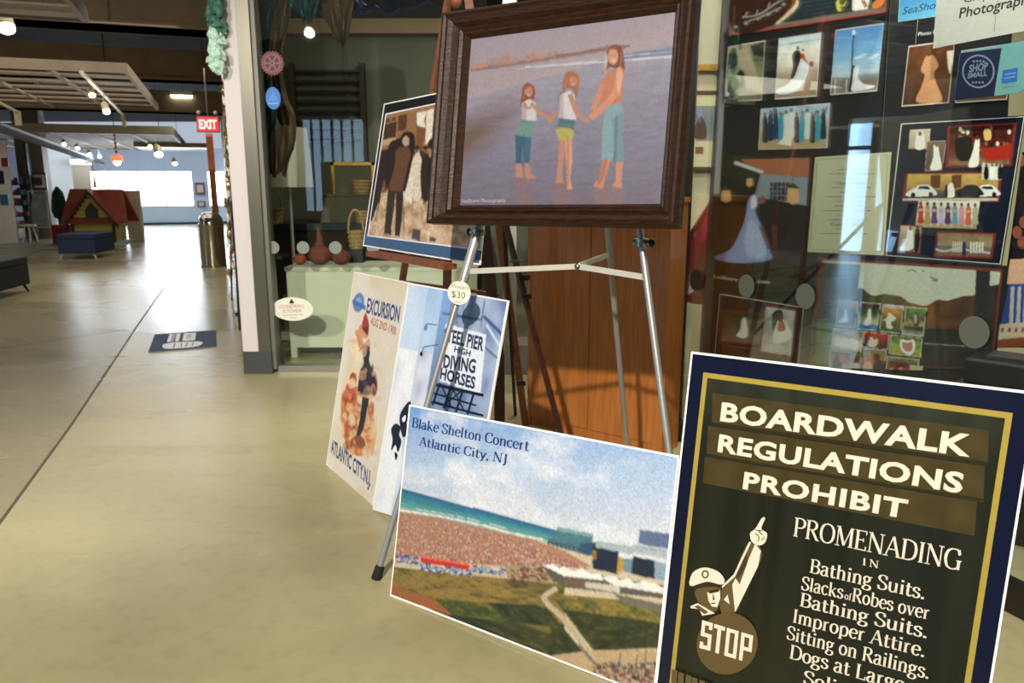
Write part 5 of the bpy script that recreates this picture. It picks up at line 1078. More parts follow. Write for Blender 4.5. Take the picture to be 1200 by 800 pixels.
def e7(A):
    A.at(940, 140, 2.5); A.poly([(640, 100), (700, 95), (690, 410), (612, 410)], '#20161c'); A.poly([(610, 410), (690, 405), (680, 480), (600, 482)], '#d8a88a'); A.poly([(606, 482), (690, 480), (680, 590), (580, 610)], '#1c3f8a')
    for x in (612, 632, 652): A.poly([(x, 490), (x+10, 488), (x+4, 640), (x-8, 642)], '#b9b4ac')
    A.poly([(580, 600), (690, 590), (680, 640), (574, 650)], '#d0b89c'); A.poly([(574, 644), (684, 634), (680, 664), (570, 668)], '#8a3f2a')
    for x, y in ((640, 120), (650, 300), (630, 330), (645, 360)): A.ell(x, y, 14, 18, '#8a4c3c')
    for k_ in range(4): A.poly([(584+k_*20, 610), (592+k_*20, 610), (590+k_*20, 622), (582+k_*20, 622)], '#6a4a38')
poster('magazine_page', 'colourful page with blue sky and pale columns at the far right edge', 'poster', cr_([(645, 95), (705, 92), (680, 668), (568, 668)], (940, 140), 2.5), soft(e7, [(645, 95), (705, 92), (680, 668), (568, 668)], (940, 140), 2.5, 60), .016)
# hanging white sign and round sticker on the glass side
def e8(A):
    A.at(1000, 0, 3.635); A.poly([(365, -160), (900, -240), (880, 100), (340, 204)], '#c4c0ba')
    A.text('Graphic', (470, 12), (640, -18), (474, -22), '#3c3a3e', bold=.01); A.text('Photography', (450, 78), (775, 10), (457, 32), '#2a282c', bold=.015)
GP = PL(1150, 60, GA, GN)
n_keep, BP_keep = n, BP
n = nrm(-47, 0); BP = P(1095, 55, 3.2)
poster('hanging_sign', 'hanging white sign lettered Photography at the top right corner', 'sign', cr_([(366, -162), (902, -242), (882, 102), (340, 206)], (1000, 0), 3.635), e8, 0, foam, inkmat=INK)
r_ = None
BP = P(1130, 90, 3.1)
def e9(A):
    A.at(1000, 0, 3.635); A.poly([(456, 226), (632, 204), (600, 410), (430, 428)], '#151b3c'); A.poly([(632, 204), (735, 172), (728, 380), (700, 394), (600, 408)], '#6fa0a4')
    def ring(cx, cy, rx, ry, w_, c_): A.line([(cx+rx*math.cos(i*math.pi/16)+.15*0, cy+ry*math.sin(i*math.pi/16)) for i in range(33)], w_, c_)
    ring(533, 304, 66, 68, 7, '#7a86a4'); A.text('SHOP', (492, 308), (572, 296), (495, 276), '#7a86a4', bold=.03); A.text('SMALL', (486, 334), (570, 322), (488, 312), '#7a86a4', bold=.03)
    for k_ in range(4): A.line([(510+k_*14, 260-abs(k_-1.5)*-3), (518+k_*14, 259)], 8, '#7a86a4'); A.line([(506+k_*14, 352), (514+k_*14, 350)], 8, '#7a86a4')
    A.poly([(637, 300), (702, 288), (697, 346), (632, 356)], '#2b62b4'); A.line([(645, 318), (694, 310)], 5, '#6fa0d4'); A.line([(643, 334), (690, 326)], 5, '#6fa0d4'); A.text('Welcome', (634, 378), (684, 370), (635, 370), '#3f6a84')
poster('shop_sticker', 'navy and teal SHOP SMALL sticker below the white hanging sign', 'sticker', cr_([(455, 225), (736, 171), (729, 382), (702, 396), (429, 430)], (1000, 0), 3.635), e9, 0, M('sticker_back', '#6fa0a4', .6), inkmat=INK)
BP = P(1060, 18, 3.35)
def e10(A):
    A.at(1000, 0, 3.635); A.grid([(205, -90), (380, -100), (362, 66), (192, 92)], 10, 14, lambda a, b: ramp([(0, '#2f6fae'), (.6, '#4f9fd8'), (1, '#6fc0ea')], b)); A.text('SeaShore', (208, 62), (395, 28), (211, 30), '#1c2c50', shear=.25)
poster('blue_card', 'bright blue card lettered SeaShore beside the white hanging sign', 'card', cr_([(203, -92), (384, -102), (364, 68), (190, 94)], (1000, 0), 3.635), e10, 0, foam, inkmat=INK)
for o_ in ('hanging_sign', 'blue_card', 'shop_sticker'):
    o = bpy.data.objects[o_]; b_ = o.location
    G().tube([Vector((b_.x, b_.y, 1.95)), Vector((b_.x, b_.y, 3.6))], .0015, 6).build('cord', M('string', '#9a8f78'), o) if o_ != 'shop_sticker' else None
n, BP = n_keep, BP_keep
# dark low counter, printer behind the glass, dark backing
ctn = thing('display_counter', 'low black counter under the wedding display boards', 'counter', (2.0, 3.9, 0))
g = G(); g.obox(Vector((1.7, 3.62, .13))+n*-.1, n.cross(UV).normalized(), n, UV, .8, .16, .13); g.build('body', blackpaint, ctn)
g = G(); g.obox(Vector((1.7, 3.62, .275))+n*-.1, n.cross(UV).normalized(), n, UV, .82, .18, .014); g.build('top', dark, ctn)
pc = P(1190, 436, 2.95); pt = thing('black_printer', 'black office machine low behind the glass at the right edge', 'printer', (pc.x, pc.y, pc.z-.1))
g = G(); g.obox(pc, n.cross(UV).normalized(), n, UV, .16, .1, .05); g.build('body', black, pt, bevel=.01); g = G(); g.obox(pc+UV*.055+Vector((.02, 0, 0)), n.cross(UV).normalized(), n, UV, .11, .06, .01); g.build('lid', M('grey_plastic', '#2c2c2c', .4), pt, bevel=.004)
st_ = thing('printer_stand', 'black stand carrying the office machine behind the glass', 'stand', (pc.x, pc.y, 0)); g = G(); g.obox(Vector((pc.x, pc.y, (pc.z-.05)/2)), n.cross(UV).normalized(), n, UV, .18, .12, (pc.z-.05)/2-.002); g.build('body', blackpaint, st_)

# cream wall pictures behind the right glass
def wallpic(label, u0, u1, v0, v1, D, fm, inner_, fw=.05, draw=None):
    a, b = P(u0, v0, D), P(u1, v1, D); x0, x1 = a.x, a.x+(u1-u0)/920*D; z1 = a.z; z0 = P(u0, v1, D).z
    t = thing('wall_picture', label, 'picture', ((x0+x1)/2, D, z0))
    for bx in (((x0, D, z0), (x1, D+.03, z0+fw)), ((x0, D, z1-fw), (x1, D+.03, z1)), ((x0, D, z0+fw), (x0+fw, D+.03, z1-fw)), ((x1-fw, D, z0+fw), (x1, D+.03, z1-fw))): G().box(*bx).build('frame_rail', fm, t, bevel=.006)
    G().box((x0+fw, D+.012, z0+fw), (x1-fw, D+.02, z1-fw)).build('mat', inner_, t); 
    return t
wallpic('gold framed picture on the cream wall, top right of the big frame', 818, 880, -90, 83, 6.12, frame_gold, M('mat_ivory', '#b9b6a0', .7))
tp = wallpic('thin dark framed seascape on the cream wall under the gold frame', 811, 872, 106, 200, 6.12, M('thin_frame', '#4a3320', .5), M('mat_ivory2', '#d8cfa8', .7), .03)
A = Art(Vector((0, 6.13, 0)), Vector((0, -1, 0))); A.grid([(815, 124), (866, 124), (866, 165), (815, 165)], 10, 10, lambda a, b: ramp([(0, '#8a8f8a'), (.5, '#6f8488'), (.7, '#7a8a84'), (1, '#9a988a')], b)); A.curve([(812, 160), (815, 146), (822, 136), (828, 150), (826, 163)], '#5a4030'); A.line([(814, 130), (824, 160)], .8, '#3a2c24'); A.poly([(815, 172), (824, 172), (824, 180), (815, 180)], '#8a5a4c'); A.build('picture', tp, INK)
# red jacket on a hook
jk = thing('red_jacket', 'red jacket hanging behind the glass left of the black boards', 'jacket', P(828, 350, 4.75))
g = G(); nx, ny = 14, 16; vs = []
for j in range(ny+1):
    b = j/ny; wdt = .03+.17*min(1, b*2.2); cxp = P(836, 240+b*115, 4.75)
    for i in range(nx+1):
        a = i/nx-.5; vs.append(cxp+Vector((a*2*wdt-.02*b, .025*math.sin(a*16+b*3)*(.3+b)-.01, -.015*math.cos(a*6))))
N_ = len(vs); vs += [v+Vector((0, .02, 0)) for v in vs]; fs = []
for j in range(ny):
    for i in range(nx): t = j*(nx+1)+i; fs += [(t, t+1, t+nx+2, t+nx+1), (N_+t, N_+t+nx+1, N_+t+nx+2, N_+t+1)]
for j in range(ny): 
    for i in (0, nx): t = j*(nx+1)+i; fs.append((t, t+nx+1, N_+t+nx+1, N_+t))
for j in (0, ny):
    for i in range(nx): t = j*(nx+1)+i; fs.append((t, t+1, N_+t+1, N_+t))
g.add(vs, fs); g.build('cloth', M('red_cloth', '#b01c36', .8, noise=.2, scale=20), jk, smooth=True)
hk = P(836, 240, 4.75); G().tube([hk, hk+UV*.06+Vector((.01, 0, 0)), hk+UV*.1, Vector((hk.x, hk.y, 3.89))], .003, 6).build('hanger_hook', steel, jk)
G().tube([P(820, 300, 4.65), P(812, 332, 4.65), P(806, 350, 4.68)], .003, 6).build('drawstring', black, jk)

# ------------------------------------------------------------ left shop, seen through the glass
def L_(u, v, D): return P(u, v, D)
ct2 = thing('white_counter', 'pale white counter behind the left glass with an oval sign shadow', 'counter', P(420, 430, 6.2))
a = P(335, 313, 6.1); zt = a.z; xL = a.x; xR = -.28; wcm = M('counter_white', '#cbc9b0', .6)
zb = P(345, 407, 6.1).z
G().box((xL, 6.1, zb), (xR, 6.12, zt-.03)).build('front_panel', wcm, ct2); G().box((xL-.01, 6.09, zt-.03), (xR, 6.6, zt)).build('top', wcm, ct2); G().box((xL, 6.12, zb), (xL+.02, 6.6, zt-.03)).build('side_panel', wcm, ct2)
for x in (xL, xR-.05):
    for y in (6.1, 6.55): G().box((x, y, 0), (x+.05, y+.045, zb)).build('leg', wcm, ct2)
# oval sign sticker on the glass
c = P(343, 362, D0+.06); ov = thing('oval_sign', 'white oval Stonewall Kitchen sign on the left glass', 'sign', c-UV*.09); ov['label'] = 'white oval shop sign on the left glass above the white counter legs'
vs = [c+Vector((.152*math.cos(i*math.pi/16), 0, .088*math.sin(i*math.pi/16))) for i in range(32)]
G().prism(vs, (0, .004, 0)).build('plate', M('oval_white', '#dcdccf', .5), ov)
A = Art(c, Vector((0, -1, 0))); A.at(280, 150, 2.761)
A.text('STONEWALL', (130, 584), (212, 580), (130.5, 572), '#a8604c'); A.text('KITCHEN', (143, 598), (201, 595), (143.5, 586), '#a8604c'); A.curve([(164, 562), (170, 553), (176, 560), (178, 566), (166, 568)], '#2c2c28'); A.line([(140, 606), (208, 603)], 1.6, '#8a8a7c'); A.line([(162, 614), (190, 612)], 1.4, '#8a8a7c'); A.build('print', ov, INK)
# floor lamp
lx = P(341, 250, 6.9); lp = thing('floor_lamp', 'floor lamp with a white drum shade behind the left glass', 'lamp', (lx.x, 6.9, 0)); sh0 = P(341, 219, 6.9).z; sh1 = P(341, 150, 6.9).z
shade = M('lamp_shade_cloth', '#cfc9b4', .8, emit=.0)
G().lathe([(.21, sh0), (.175, sh1), (.17, sh1), (.205, sh0)], (lx.x, 6.9, 0), 28).build('shade', shade, lp, smooth=True)
G().tube([(lx.x, 6.9, .03), (lx.x, 6.9, sh1-.05)], .014, 10).build('pole', white, lp, smooth=True); G().box((lx.x-.22, 6.68, 0), (lx.x+.3, 7.05, .025)).build('base', white, lp)
# black table with baskets
tb_ = thing('black_table', 'dark display table behind the white counter', 'table', (-1.2, 7.4, 0)); zt2 = P(340, 262, 7.2).z
G().box((-2.3, 7.2, zt2-.06), (-.3, 8.1, zt2)).build('top', M('dark_teal_cloth', '#152022', .6), tb_); G().box((-2.28, 7.22, .35), (-.32, 8.08, zt2-.06)).build('drape', M('dark_red_drape', '#2a1712', .8), tb_)
for x in (-2.25, -.4):
    for y in (7.25, 8.0): G().box((x, y, 0), (x+.05, y+.05, .35)).build('leg', blackpaint, tb_)
wick = M('wicker', '#9a7d4e', .8, noise=.4, scale=50, bump=.6)
def basket(label, u, v, D, r, h, handle=True, tone=wick):
    c = P(u, v, D); t = thing('wicker_basket', label, 'basket', c, 'wicker baskets in the left shop')
    G().lathe([(r*.8, 0), (r*.92, h*.5), (r, h), (r*.94, h), (r*.85, h*.5), (r*.7, .015)], c, 20).build('body', tone, t, smooth=True)
    for k_ in range(4): 
        rr = r*(.82+.06*k_)+.004; G().tube([c+Vector((rr*math.cos(q*math.pi/9), rr*math.sin(q*math.pi/9), h*(.15+k_*.25))) for q in range(19)], .006, 5).build('weave_band', tone, t)
    if handle: G().tube([c+Vector((math.cos(q*math.pi/12)*r*.9, 0, h+math.sin(q*math.pi/12)*h*1.15)) for q in range(13)], .009, 7).build('handle', tone, t, smooth=True)
basket('round wicker basket with tall handle next to the lamp pole', 322, 262, 7.25, .085, .15); 
basket('wide wicker basket in front of the gold framed mirror', 424, 227, 7.5, .09, .13, False)
basket('small round basket with handle and dark mark, low by the sepia board', 418, 291, 6.5, .07, .15)
basket('small wicker basket half hidden by the sepia board', 424, 262, 7.3, .07, .12, False)
# shelf block raising the upper basket
sb = thing('wooden_crate', 'dark wooden crate on the table under the gold framed mirror', 'crate', P(415, 262, 7.5)); c = P(415, 262, 7.5); ztop = P(415, 227, 7.5).z
G().box((c.x-.3, 7.4, zt2), (c.x+.3, 7.66, ztop-.02)).build('body', M('crate_wood', '#4a4434', .7, noise=.2), sb); G().box((c.x-.31, 7.39, ztop-.02), (c.x+.31, 7.67, ztop)).build('lid', M('crate_wood', '#4a4434'), sb)
# gold framed mirror
gm = P(412, 250, 7.7); t = thing('framed_mirror', 'thin gold framed mirror leaning behind the baskets', 'mirror', (gm.x, 7.7, P(412, 250, 7.7).z)); z0_, z1_ = P(412, 262, 7.7).z, P(412, 190, 7.7).z; xa, xb = P(389, 220, 7.7).x, P(440, 220, 7.7).x
for bx in (((xa, 7.69, z0_), (xa+.03, 7.72, z1_)), ((xb-.03, 7.69, z0_), (xb, 7.72, z1_)), ((xa, 7.69, z1_-.03), (xb, 7.72, z1_)), ((xa, 7.69, z0_), (xb, 7.72, z0_+.03))): G().box(*bx).build('frame_rail', frame_gold, t)
G().box((xa+.03, 7.7, z0_+.03), (xb-.03, 7.71, z1_-.03)).build('glass', M('smoky_mirror', '#5a5848', .2, .3), t)
# wall rack
rk = thing('wall_rack', 'dark wooden slatted rack hanging on the sage green shop wall', 'rack', P(385, 190, 8.9)); rw = M('rack_wood', '#3c2f22', .6, noise=.2)
xa, xb = P(341, 130, 8.9).x, P(428, 130, 8.9).x; z0_, z1_ = P(385, 192, 8.9).z, P(385, 76, 8.9).z
for x in (xa, xb-.05): G().box((x, 8.88, z0_), (x+.055, 8.98, z1_+.02)).build('post', rw, rk)
for k_ in range(8):
    z = z1_-.05-k_*.105; G().box((xa+.03, 8.9, z-.022), (xb-.03, 8.96, z)).build('slat', rw, rk)
# brown cloth pumpkins on the counter
for k_, (u, v, r, lb, col) in enumerate(((352, 312, .055, 'small rust cloth pumpkin at the left end of the counter', '#9a4f34'), (375, 312, .1, 'pointed brown cloth figure on the counter', '#6f3c2c'), (400, 312, .08, 'brown lumpy cloth pumpkin right of the pointed figure', '#6a3226'))):
    c = P(u, v, 6.3); c.z = zt; t = thing('cloth_pumpkin', lb, 'decoration', c, 'autumn decorations on the white counter'); m_ = M('cloth'+col, col, .9, noise=.2)
    g = G(); nn = 30; prof_ = [(r*math.sin(q*math.pi/10)*(1 if q < 9 else .5), r*.8*(1-math.cos(q*math.pi/10))) for q in range(1, 10)]
    g.lathe(prof_, c, nn); g.v = [Vector((c.x+(v_.x-c.x)*(1-.1*abs(math.sin(4*math.atan2(v_.y-c.y, v_.x-c.x)))), c.y+(v_.y-c.y)*(1-.1*abs(math.sin(4*math.atan2(v_.y-c.y, v_.x-c.x)))), v_.z)) for v_ in g.v]; g.build('body', m_, t, smooth=True)
    G().tube([c+UV*r*1.5, c+UV*(r*1.5+.04)+Vector((.01, 0, 0)), c+UV*(r*1.5+(.16 if k_ == 1 else .05))], [r*.45 if k_ == 1 else .012, r*.3 if k_ == 1 else .009, .005], 8).build('stem', m_, t, smooth=True)
for k_, (dx, dz, r) in enumerate(((0, 0, .05), (.03, .08, .045), (-.02, .15, .038))): pass
jr = thing('glass_jar', 'pale green stacked jar at the left end of the shop table', 'jar', (P(316, 292, 6.5).x, 6.5, P(316, 298, 6.5).z)); c = jr.location.copy()
G().lathe([(.03, 0), (.05, .03), (.05, .08), (.03, .1), (.04, .13), (.045, .17), (.03, .2), (.03, .22)], c, 16).build('body', M('jar_green', '#7d8c6a', .3), jr, smooth=True); G().lathe([(.034, .22), (.034, .24)], c, 14).build('lid', M('jar_lid', '#c9c4a8', .4), jr)
sd = thing('side_stand', 'thin dark stand under the pale jar behind the left glass', 'stand', (c.x, 6.5, 0)); G().box((c.x-.1, 6.4, c.z-.03), (c.x+.13, 6.62, c.z-.001)).build('top', blackpaint, sd); G().box((c.x-.02, 6.48, 0), (c.x+.04, 6.54, c.z-.03)).build('leg', blackpaint, sd)
sd2 = thing('side_stand', 'thin dark pedestal under the basket with the dark mark', 'stand', (P(418, 291, 6.5).x, 6.5, zt)); 
c = P(418, 291, 6.5); G().box((c.x-.06, 6.44, zt), (c.x+.06, 6.56, c.z-.001)).build('block', blackpaint, sd2)
# burlap swag, blue and teal tulle along the top of the window
def drape(name, label, cat, pts, wd, mat, depth=.07, ny=28, nx=18, folds=5):
    """hanging gathered cloth following centre points with widths"""
    cps = crom([tuple(p) for p in pts], 8); wds = crom([(w_, 0) for w_ in wd], 8)
    vs = []; n_ = len(cps)
    for j, (p, q) in enumerate(zip(cps, wds)):
        for i in range(nx+1):
            a = i/nx-.5; vs.append(Vector((p[0]+a*q[0], p[1]+depth*math.sin(a*folds*6.28+j*.25)*.5+random.uniform(-.004, .004), p[2]+.02*math.sin(a*9+j))))
    N2 = len(vs); vs += [v_+Vector((0, .006, 0)) for v_ in vs]; fs = []
    for j in range(n_-1):
        for i in range(nx): t_ = j*(nx+1)+i; fs += [(t_, t_+1, t_+nx+2, t_+nx+1), (N2+t_, N2+t_+nx+1, N2+t_+nx+2, N2+t_+1)]
        for i in (0, nx): t_ = j*(nx+1)+i; fs.append((t_, t_+nx+1, N2+t_+nx+1, N2+t_))
    for j in (0, n_-1):
        for i in range(nx): t_ = j*(nx+1)+i; fs.append((t_, t_+1, N2+t_+1, N2+t_))
    b = pts[-1]; r = thing(name, label, cat, b); g = G(); g.add(vs, fs); g.build('cloth', mat, r, smooth=True); return r
burlap = M('burlap', '#5c4732', .95, noise=.3, scale=60, bump=.4)
def P3(u, v, D): p = P(u, v, D); return (p.x, p.y, p.z)
s6 = 5.9/920
drape('burlap_swag', 'brown burlap swag tail hanging over the lamp shade in the left window', 'fabric', [P3(330, -40, 5.95), P3(322, 40, 5.95), P3(318, 90, 5.95), P3(328, 150, 5.95), P3(326, 205, 5.95)], [.3, .18, .15, .24, .12], burlap)
drape('burlap_swag', 'brown burlap swag point hanging at the top middle of the left window', 'fabric', [P3(380, -50, 5.95), P3(392, 0, 5.95), P3(400, 52, 5.95)], [.4, .3, .05], burlap)
teal = M('teal_tulle', '#1c4a50', .7, noise=.5, scale=30); blue = M('blue_tinsel', '#123a68', .5, noise=.6, scale=40)
drape('teal_tulle', 'teal tulle garland hanging beside the metal post in the left window', 'fabric', [P3(318, -40, 5.93), P3(308, 40, 5.93), P3(306, 80, 5.93), P3(314, 120, 5.93), P3(312, 180, 5.93)], [.2, .1, .1, .12, .05], teal)
drape('blue_tinsel', 'dark blue glittering garland along the top of the left window', 'fabric', [P3(408, 2, 6.05), P3(440, 14, 6.05), P3(470, 4, 6.05), P3(520, 6, 6.05)], [.3, .3, .3, .3], blue, .1)
drape('teal_tulle', 'teal tulle bunch at the top of the left window over the burlap', 'fabric', [P3(350, -40, 5.87), P3(356, 0, 5.87), P3(360, 24, 5.87)], [.3, .25, .05], teal)
# emblem and blue disc stickers on the glass
c = P(319, 74, D0+.06); t = thing('round_emblem', 'round gear wheel emblem sticker high on the left glass', 'sticker', c); 
vs = []
for i in range(96):
    r = .083 if (i//2) % 2 else .074; vs.append(c+Vector((r*math.cos(i*math.pi/48), 0, r*math.sin(i*math.pi/48))))
G().prism(vs, (0, .003, 0)).build('disc', M('emblem_backing', '#6a3a44', .6), t)
A = Art(c, Vector((0, -1, 0))); A.ell(319, 74, 10.5, 11.3, '#2a2030'); 
for k_ in range(6): an = k_*math.pi/3; A.line([(319, 74), (319+9*math.cos(an), 74+9.5*math.sin(an))], 1.8, '#8a4a4c')
A.line([(319+9.3*math.cos(i*math.pi/16), 74+10*math.sin(i*math.pi/16)) for i in range(33)], 1.6, '#8a4a4c'); A.ell(319, 74, 3.2, 3.4, '#8a4a4c'); A.ell(319, 74, 1.4, 1.5, '#1c1824'); A.build('print', t, INK)
c = P(320, 115, D0+.06); t = thing('blue_sticker', 'plain blue disc sticker below the gear emblem on the left glass', 'sticker', c); vs = [c+Vector((.052*math.cos(i*math.pi/12), 0, .075*math.sin(i*math.pi/12))) for i in range(24)]
G().prism(vs, (0, .003, 0)).build('disc', M('blue_disc', '#1f66b4', .5), t)
A = Art(c, Vector((0, -1, 0))); A.poly([(314, 118), (320, 107), (326, 118)], '#3f86cc'); A.line([(314, 121), (326, 121)], 1.6, '#6aa0d8'); A.build('print', t, INK)
# round ceiling lamp inside the shop
c = P(338, 4, 7.2); t = thing('globe_lamp', 'small glowing lamp at the top of the left shop window', 'lamp', c); G().blob(c, .045, n=16).build('bulb', M('bulb_glow', '#fff2d8', .5, emit=12), t, smooth=True); G().tube([c+UV*.04, Vector((c.x, c.y, 3.9))], .006, 6).build('cord', black, t)
# crumpled green and white garland on the column
gg = thing('fabric_garland', 'pale green crumpled fabric garland on the outer edge of the shop column', 'garland', P(252, 80, 5.6))
for k_ in range(15):
    c = P(251+random.uniform(-5, 5)+k_*.25, -18+k_*6.8, 5.47+random.uniform(-.03, .03)); G().blob(c, .045, (1, .9, 1.15), .38, 12).build('bunch', M('garland_green', '#3f6a5a', .8, noise=.5, scale=30) if k_ < 8 else M('garland_pale', '#b8d8c4', .8, noise=.3, scale=30), gg)
G().tube([P(251, 80, 5.5), P(250, 0, 5.5), P(249, -60, 5.5)], .008, 6).build('cord', M('string', '#9a8f78'), gg)
# tinsel strip below the garland
ts = thing('tinsel_strip', 'golden glittering tinsel strip down the corridor edge of the column', 'garland', F(270, 412)); tm = M('gold_tinsel', '#a8864c', .3, .6, noise=.6, scale=40)
for k_ in range(26):
    f_ = k_/25; c = P(262+f_*9, 90+f_*230, 6.1)+Vector((random.uniform(-.015, .015), random.uniform(-.03, .03), 0)); G().blob(c, .02, (.7, 1, 1.6), .5, 8).build('tuft', tm if k_ % 3 else M('tinsel_white', '#e8dcc4', .4), ts)
G().tube([P(272, 322, 6.12), P(261, 80, 6.12)], .006, 6).build('cord', black, ts)
# black bars standing at the corner
bb = thing('black_stand', 'thin black metal stand leaning at the corridor corner', 'stand', F(281, 387)); G().tube([F(281, 387), P(276, 300, 7.3), P(271, 235, 7.3)], .012, 8).build('pole', black, bb); G().tube([F(272, 352), P(270, 290, 9.2)], .012, 8).build('pole', black, bb); G().box(tuple(P(279, 368, 7.3)-Vector((.02, .02, .02))), tuple(P(279, 368, 7.3)+Vector((.03, .03, .02)))).build('clip', black, bb)

# ------------------------------------------------------------ the hall beyond
# floor mat
q = [F(181.5, 392.5), F(253, 387.5), F(254, 406), F(174, 412.5)]; t = thing('floor_mat', 'blue grey floor mat with white lettering on the concrete', 'mat', (q[2]+q[3])/2)
G().prism([p+UV*.008 for p in q], (0, 0, -.008)).build('mat', M('mat_blue', '#4b5472', .9), t)
A = Art(Vector((0, 0, .008)), UV); A.at(0, 300, 4); wm = '#e8e4e0'
A.poly([(796, 364), (810, 364), (798, 402), (782, 402)], wm); A.poly([(812, 364), (824, 364), (812, 402), (800, 402)], '#8f96ac'); A.poly([(828, 363), (848, 362), (838, 400), (820, 401)], wm); A.poly([(862, 362), (920, 359), (914, 394), (854, 398)], wm); A.poly([(876, 368), (900, 366), (896, 384), (872, 386)], '#aeb2c0')
A.curve([(770, 412), (830, 404), (930, 400), (950, 408), (920, 424), (840, 432), (780, 434), (762, 426)], wm); A.line([(820, 410), (812, 430)], 7, '#4b5472'); A.line([(850, 406), (850, 426)], 5, '#4b5472'); A.line([(880, 406), (870, 424)], 6, '#4b5472'); A.line([(908, 402), (900, 422)], 5, '#4b5472'); A.build('print', t, INK)
# steel bin
c = F(251, 312); c = Vector((c.x, c.y, 0)); t = thing('steel_bin', 'tall domed polished steel litter bin by the corridor wall', 'bin', c)
G().lathe([(.19, 0), (.2, .01), (.2, .68), (.205, .69), (.205, .71), (.19, .72)], c, 32).build('body', M('polished_steel', '#b5b0a4', .12, 1), t, smooth=True)
G().lathe([(.195, .72), (.19, .78), (.165, .84), (.12, .88), (.05, .9)], c, 32).build('dome', M('polished_steel', '#b5b0a4'), t, smooth=True); g = G(); d = (O3-c); d.z = 0; d.normalize(); sx = d.cross(UV); g.obox(c+d*.17+UV*.78, sx, d, UV, .09, .02, .035); g.build('opening', black, t); G().lathe([(.205, 0), (.205, .03)], c, 32).build('base_ring', M('gold_ring', '#9a8a60', .3, 1), t)
# ottomans
def ottoman(label, fl, fr, dep, h, col):
    X = (fr-fl).normalized(); Y = Vector((-X.y, X.x, 0)); w_ = (fr-fl).length; t = thing('ottoman', label, 'ottoman', (fl+fr)/2+Y*dep/2, 'low upholstered ottomans in the hall'); m_ = M('otto'+col, col, .75, noise=.08, scale=10)
    cc = fl+X*w_/2+Y*dep/2; g = G(); g.obox(cc+UV*(.1+(h-.2)/2), X, Y, UV, w_/2, dep/2, (h-.2)/2); g.build('body', m_, t, bevel=.012); g = G(); g.obox(cc+UV*(h-.05), X, Y, UV, w_/2+.005, dep/2+.005, .048); g.build('cushion', m_, t, bevel=.02)
    for i in (-1, 1):
        for j in (-1, 1):
            a = cc+X*(i*(w_/2-.06))+Y*(j*(dep/2-.06)); G().tube([a+UV*.1, a+X*i*.05+Y*j*.03], [.022, .012], 8).build('leg', M('otto_leg'+('l' if col == '#1b2f4c' else 'd'), '#b8bcc8' if col == '#1b2f4c' else '#141414', .4), t)
ottoman('navy blue ottoman with metal legs before the playhouse', F(69, 304), F(113, 303.5), .95, .46, '#1b2f4c')
ottoman('dark grey ottoman cut off by the left picture edge', F(-70, 372), F(37, 341), 1.3, .46, '#1d272c')
# playhouse
hb = F(134, 290); Xh = (F(134, 290)-F(84, 287)); Xh.z = 0; wH = Xh.length; Xh = Vector((.97, .25, 0)).normalized(); Yh = Vector((-Xh.y, Xh.x, 0)); f0 = F(87, 287.5); 
ph = thing('playhouse', 'small yellow playhouse with a red gabled roof', 'playhouse', f0+Xh*wH/2); yel = M('siding_yellow', '#bdb05c', .6); red = M('roof_red', '#8a3f2c', .7, noise=.15, scale=6); trimd = M('house_trim', '#4a1f14', .6)
sc = 17.0/920; wall_h = 32*sc; peak = 67*sc; dH = 1.0; wH = 47*sc
def hp(x, y, z): return f0+Xh*x+Yh*y+UV*z
g = G(); g.obox(hp(wH/2, dH/2, .025), Xh, Yh, UV, wH/2+.16, dH/2+.1, .025); g.build('base', M('house_base', '#b8c4dc', .6), ph)
nb_ = 12
for k_ in range(nb_):
    z0_, z1_ = .05+k_*(peak-.16)/nb_, .05+(k_+1)*(peak-.16)/nb_; zc = z1_
    hw = wH/2 if zc <= wall_h else wH/2*max(.03, (peak-zc)/(peak-wall_h))
    G().obox(hp(wH/2, 0, (z0_+z1_)/2), Xh, Yh, UV, hw, .018, (z1_-z0_)/2-.003).build('siding_board', yel, ph)
    if zc <= wall_h+.02: G().obox(hp(wH, dH/2, (z0_+z1_)/2), Yh, Xh, UV, dH/2, .018, (z1_-z0_)/2-.003).build('siding_board', yel, ph)
g = G(); g.obox(hp(wH/2, dH*.55, (wall_h+.05)/2), Xh, Yh, UV, wH/2-.02, dH*.4, (wall_h-.05)/2); g.build('inner_wall', trimd, ph)
for x in (.02, wH-.02): g = G(); g.obox(hp(x, -.025, wall_h/2), Xh, Yh, UV, .03, .015, wall_h/2); g.build('corner_post', trimd, ph)
rz = peak; ey = wall_h-.02
for s_ in (0, 1):                                             # main roof, ridge running left to right
    yy = -.1 if s_ == 0 else dH+.1
    a, b = hp(-.08, dH*.45, rz), hp(wH+.16, dH*.45, rz); c_, d_ = hp(wH+.3, yy, ey-.06), hp(-.2, yy, ey-.06)
    G().prism([a, b, c_, d_], UV*-.035).build('roof_slope', red, ph)
for s_ in (-1, 1):                                            # front gable
    a = hp(wH/2, -.22, rz); b = hp(wH/2+s_*(wH/2+.13), -.22, ey-.12); a2 = hp(wH/2, dH*.45, rz); b2 = hp(wH/2+s_*(wH/2+.13), dH*.1, ey-.12)
    G().prism([a, b, b2, a2], UV*-.035).build('roof_slope', red, ph); up_ = UV*-.08
    G().prism([a-Yh*.02, b-Yh*.02, b-Yh*.02+up_, a-Yh*.02+up_], Yh*.03).build('barge_board', trimd, ph)
g = G(); g.prism([hp(wH+.05, 0, wall_h), hp(wH+.05, dH*.9, wall_h), hp(wH+.05, dH*.45, rz-.05)], Xh*.02); g.build('side_gable', trimd, ph)
wx, wz = wH/2, wall_h+.12; ws = .13
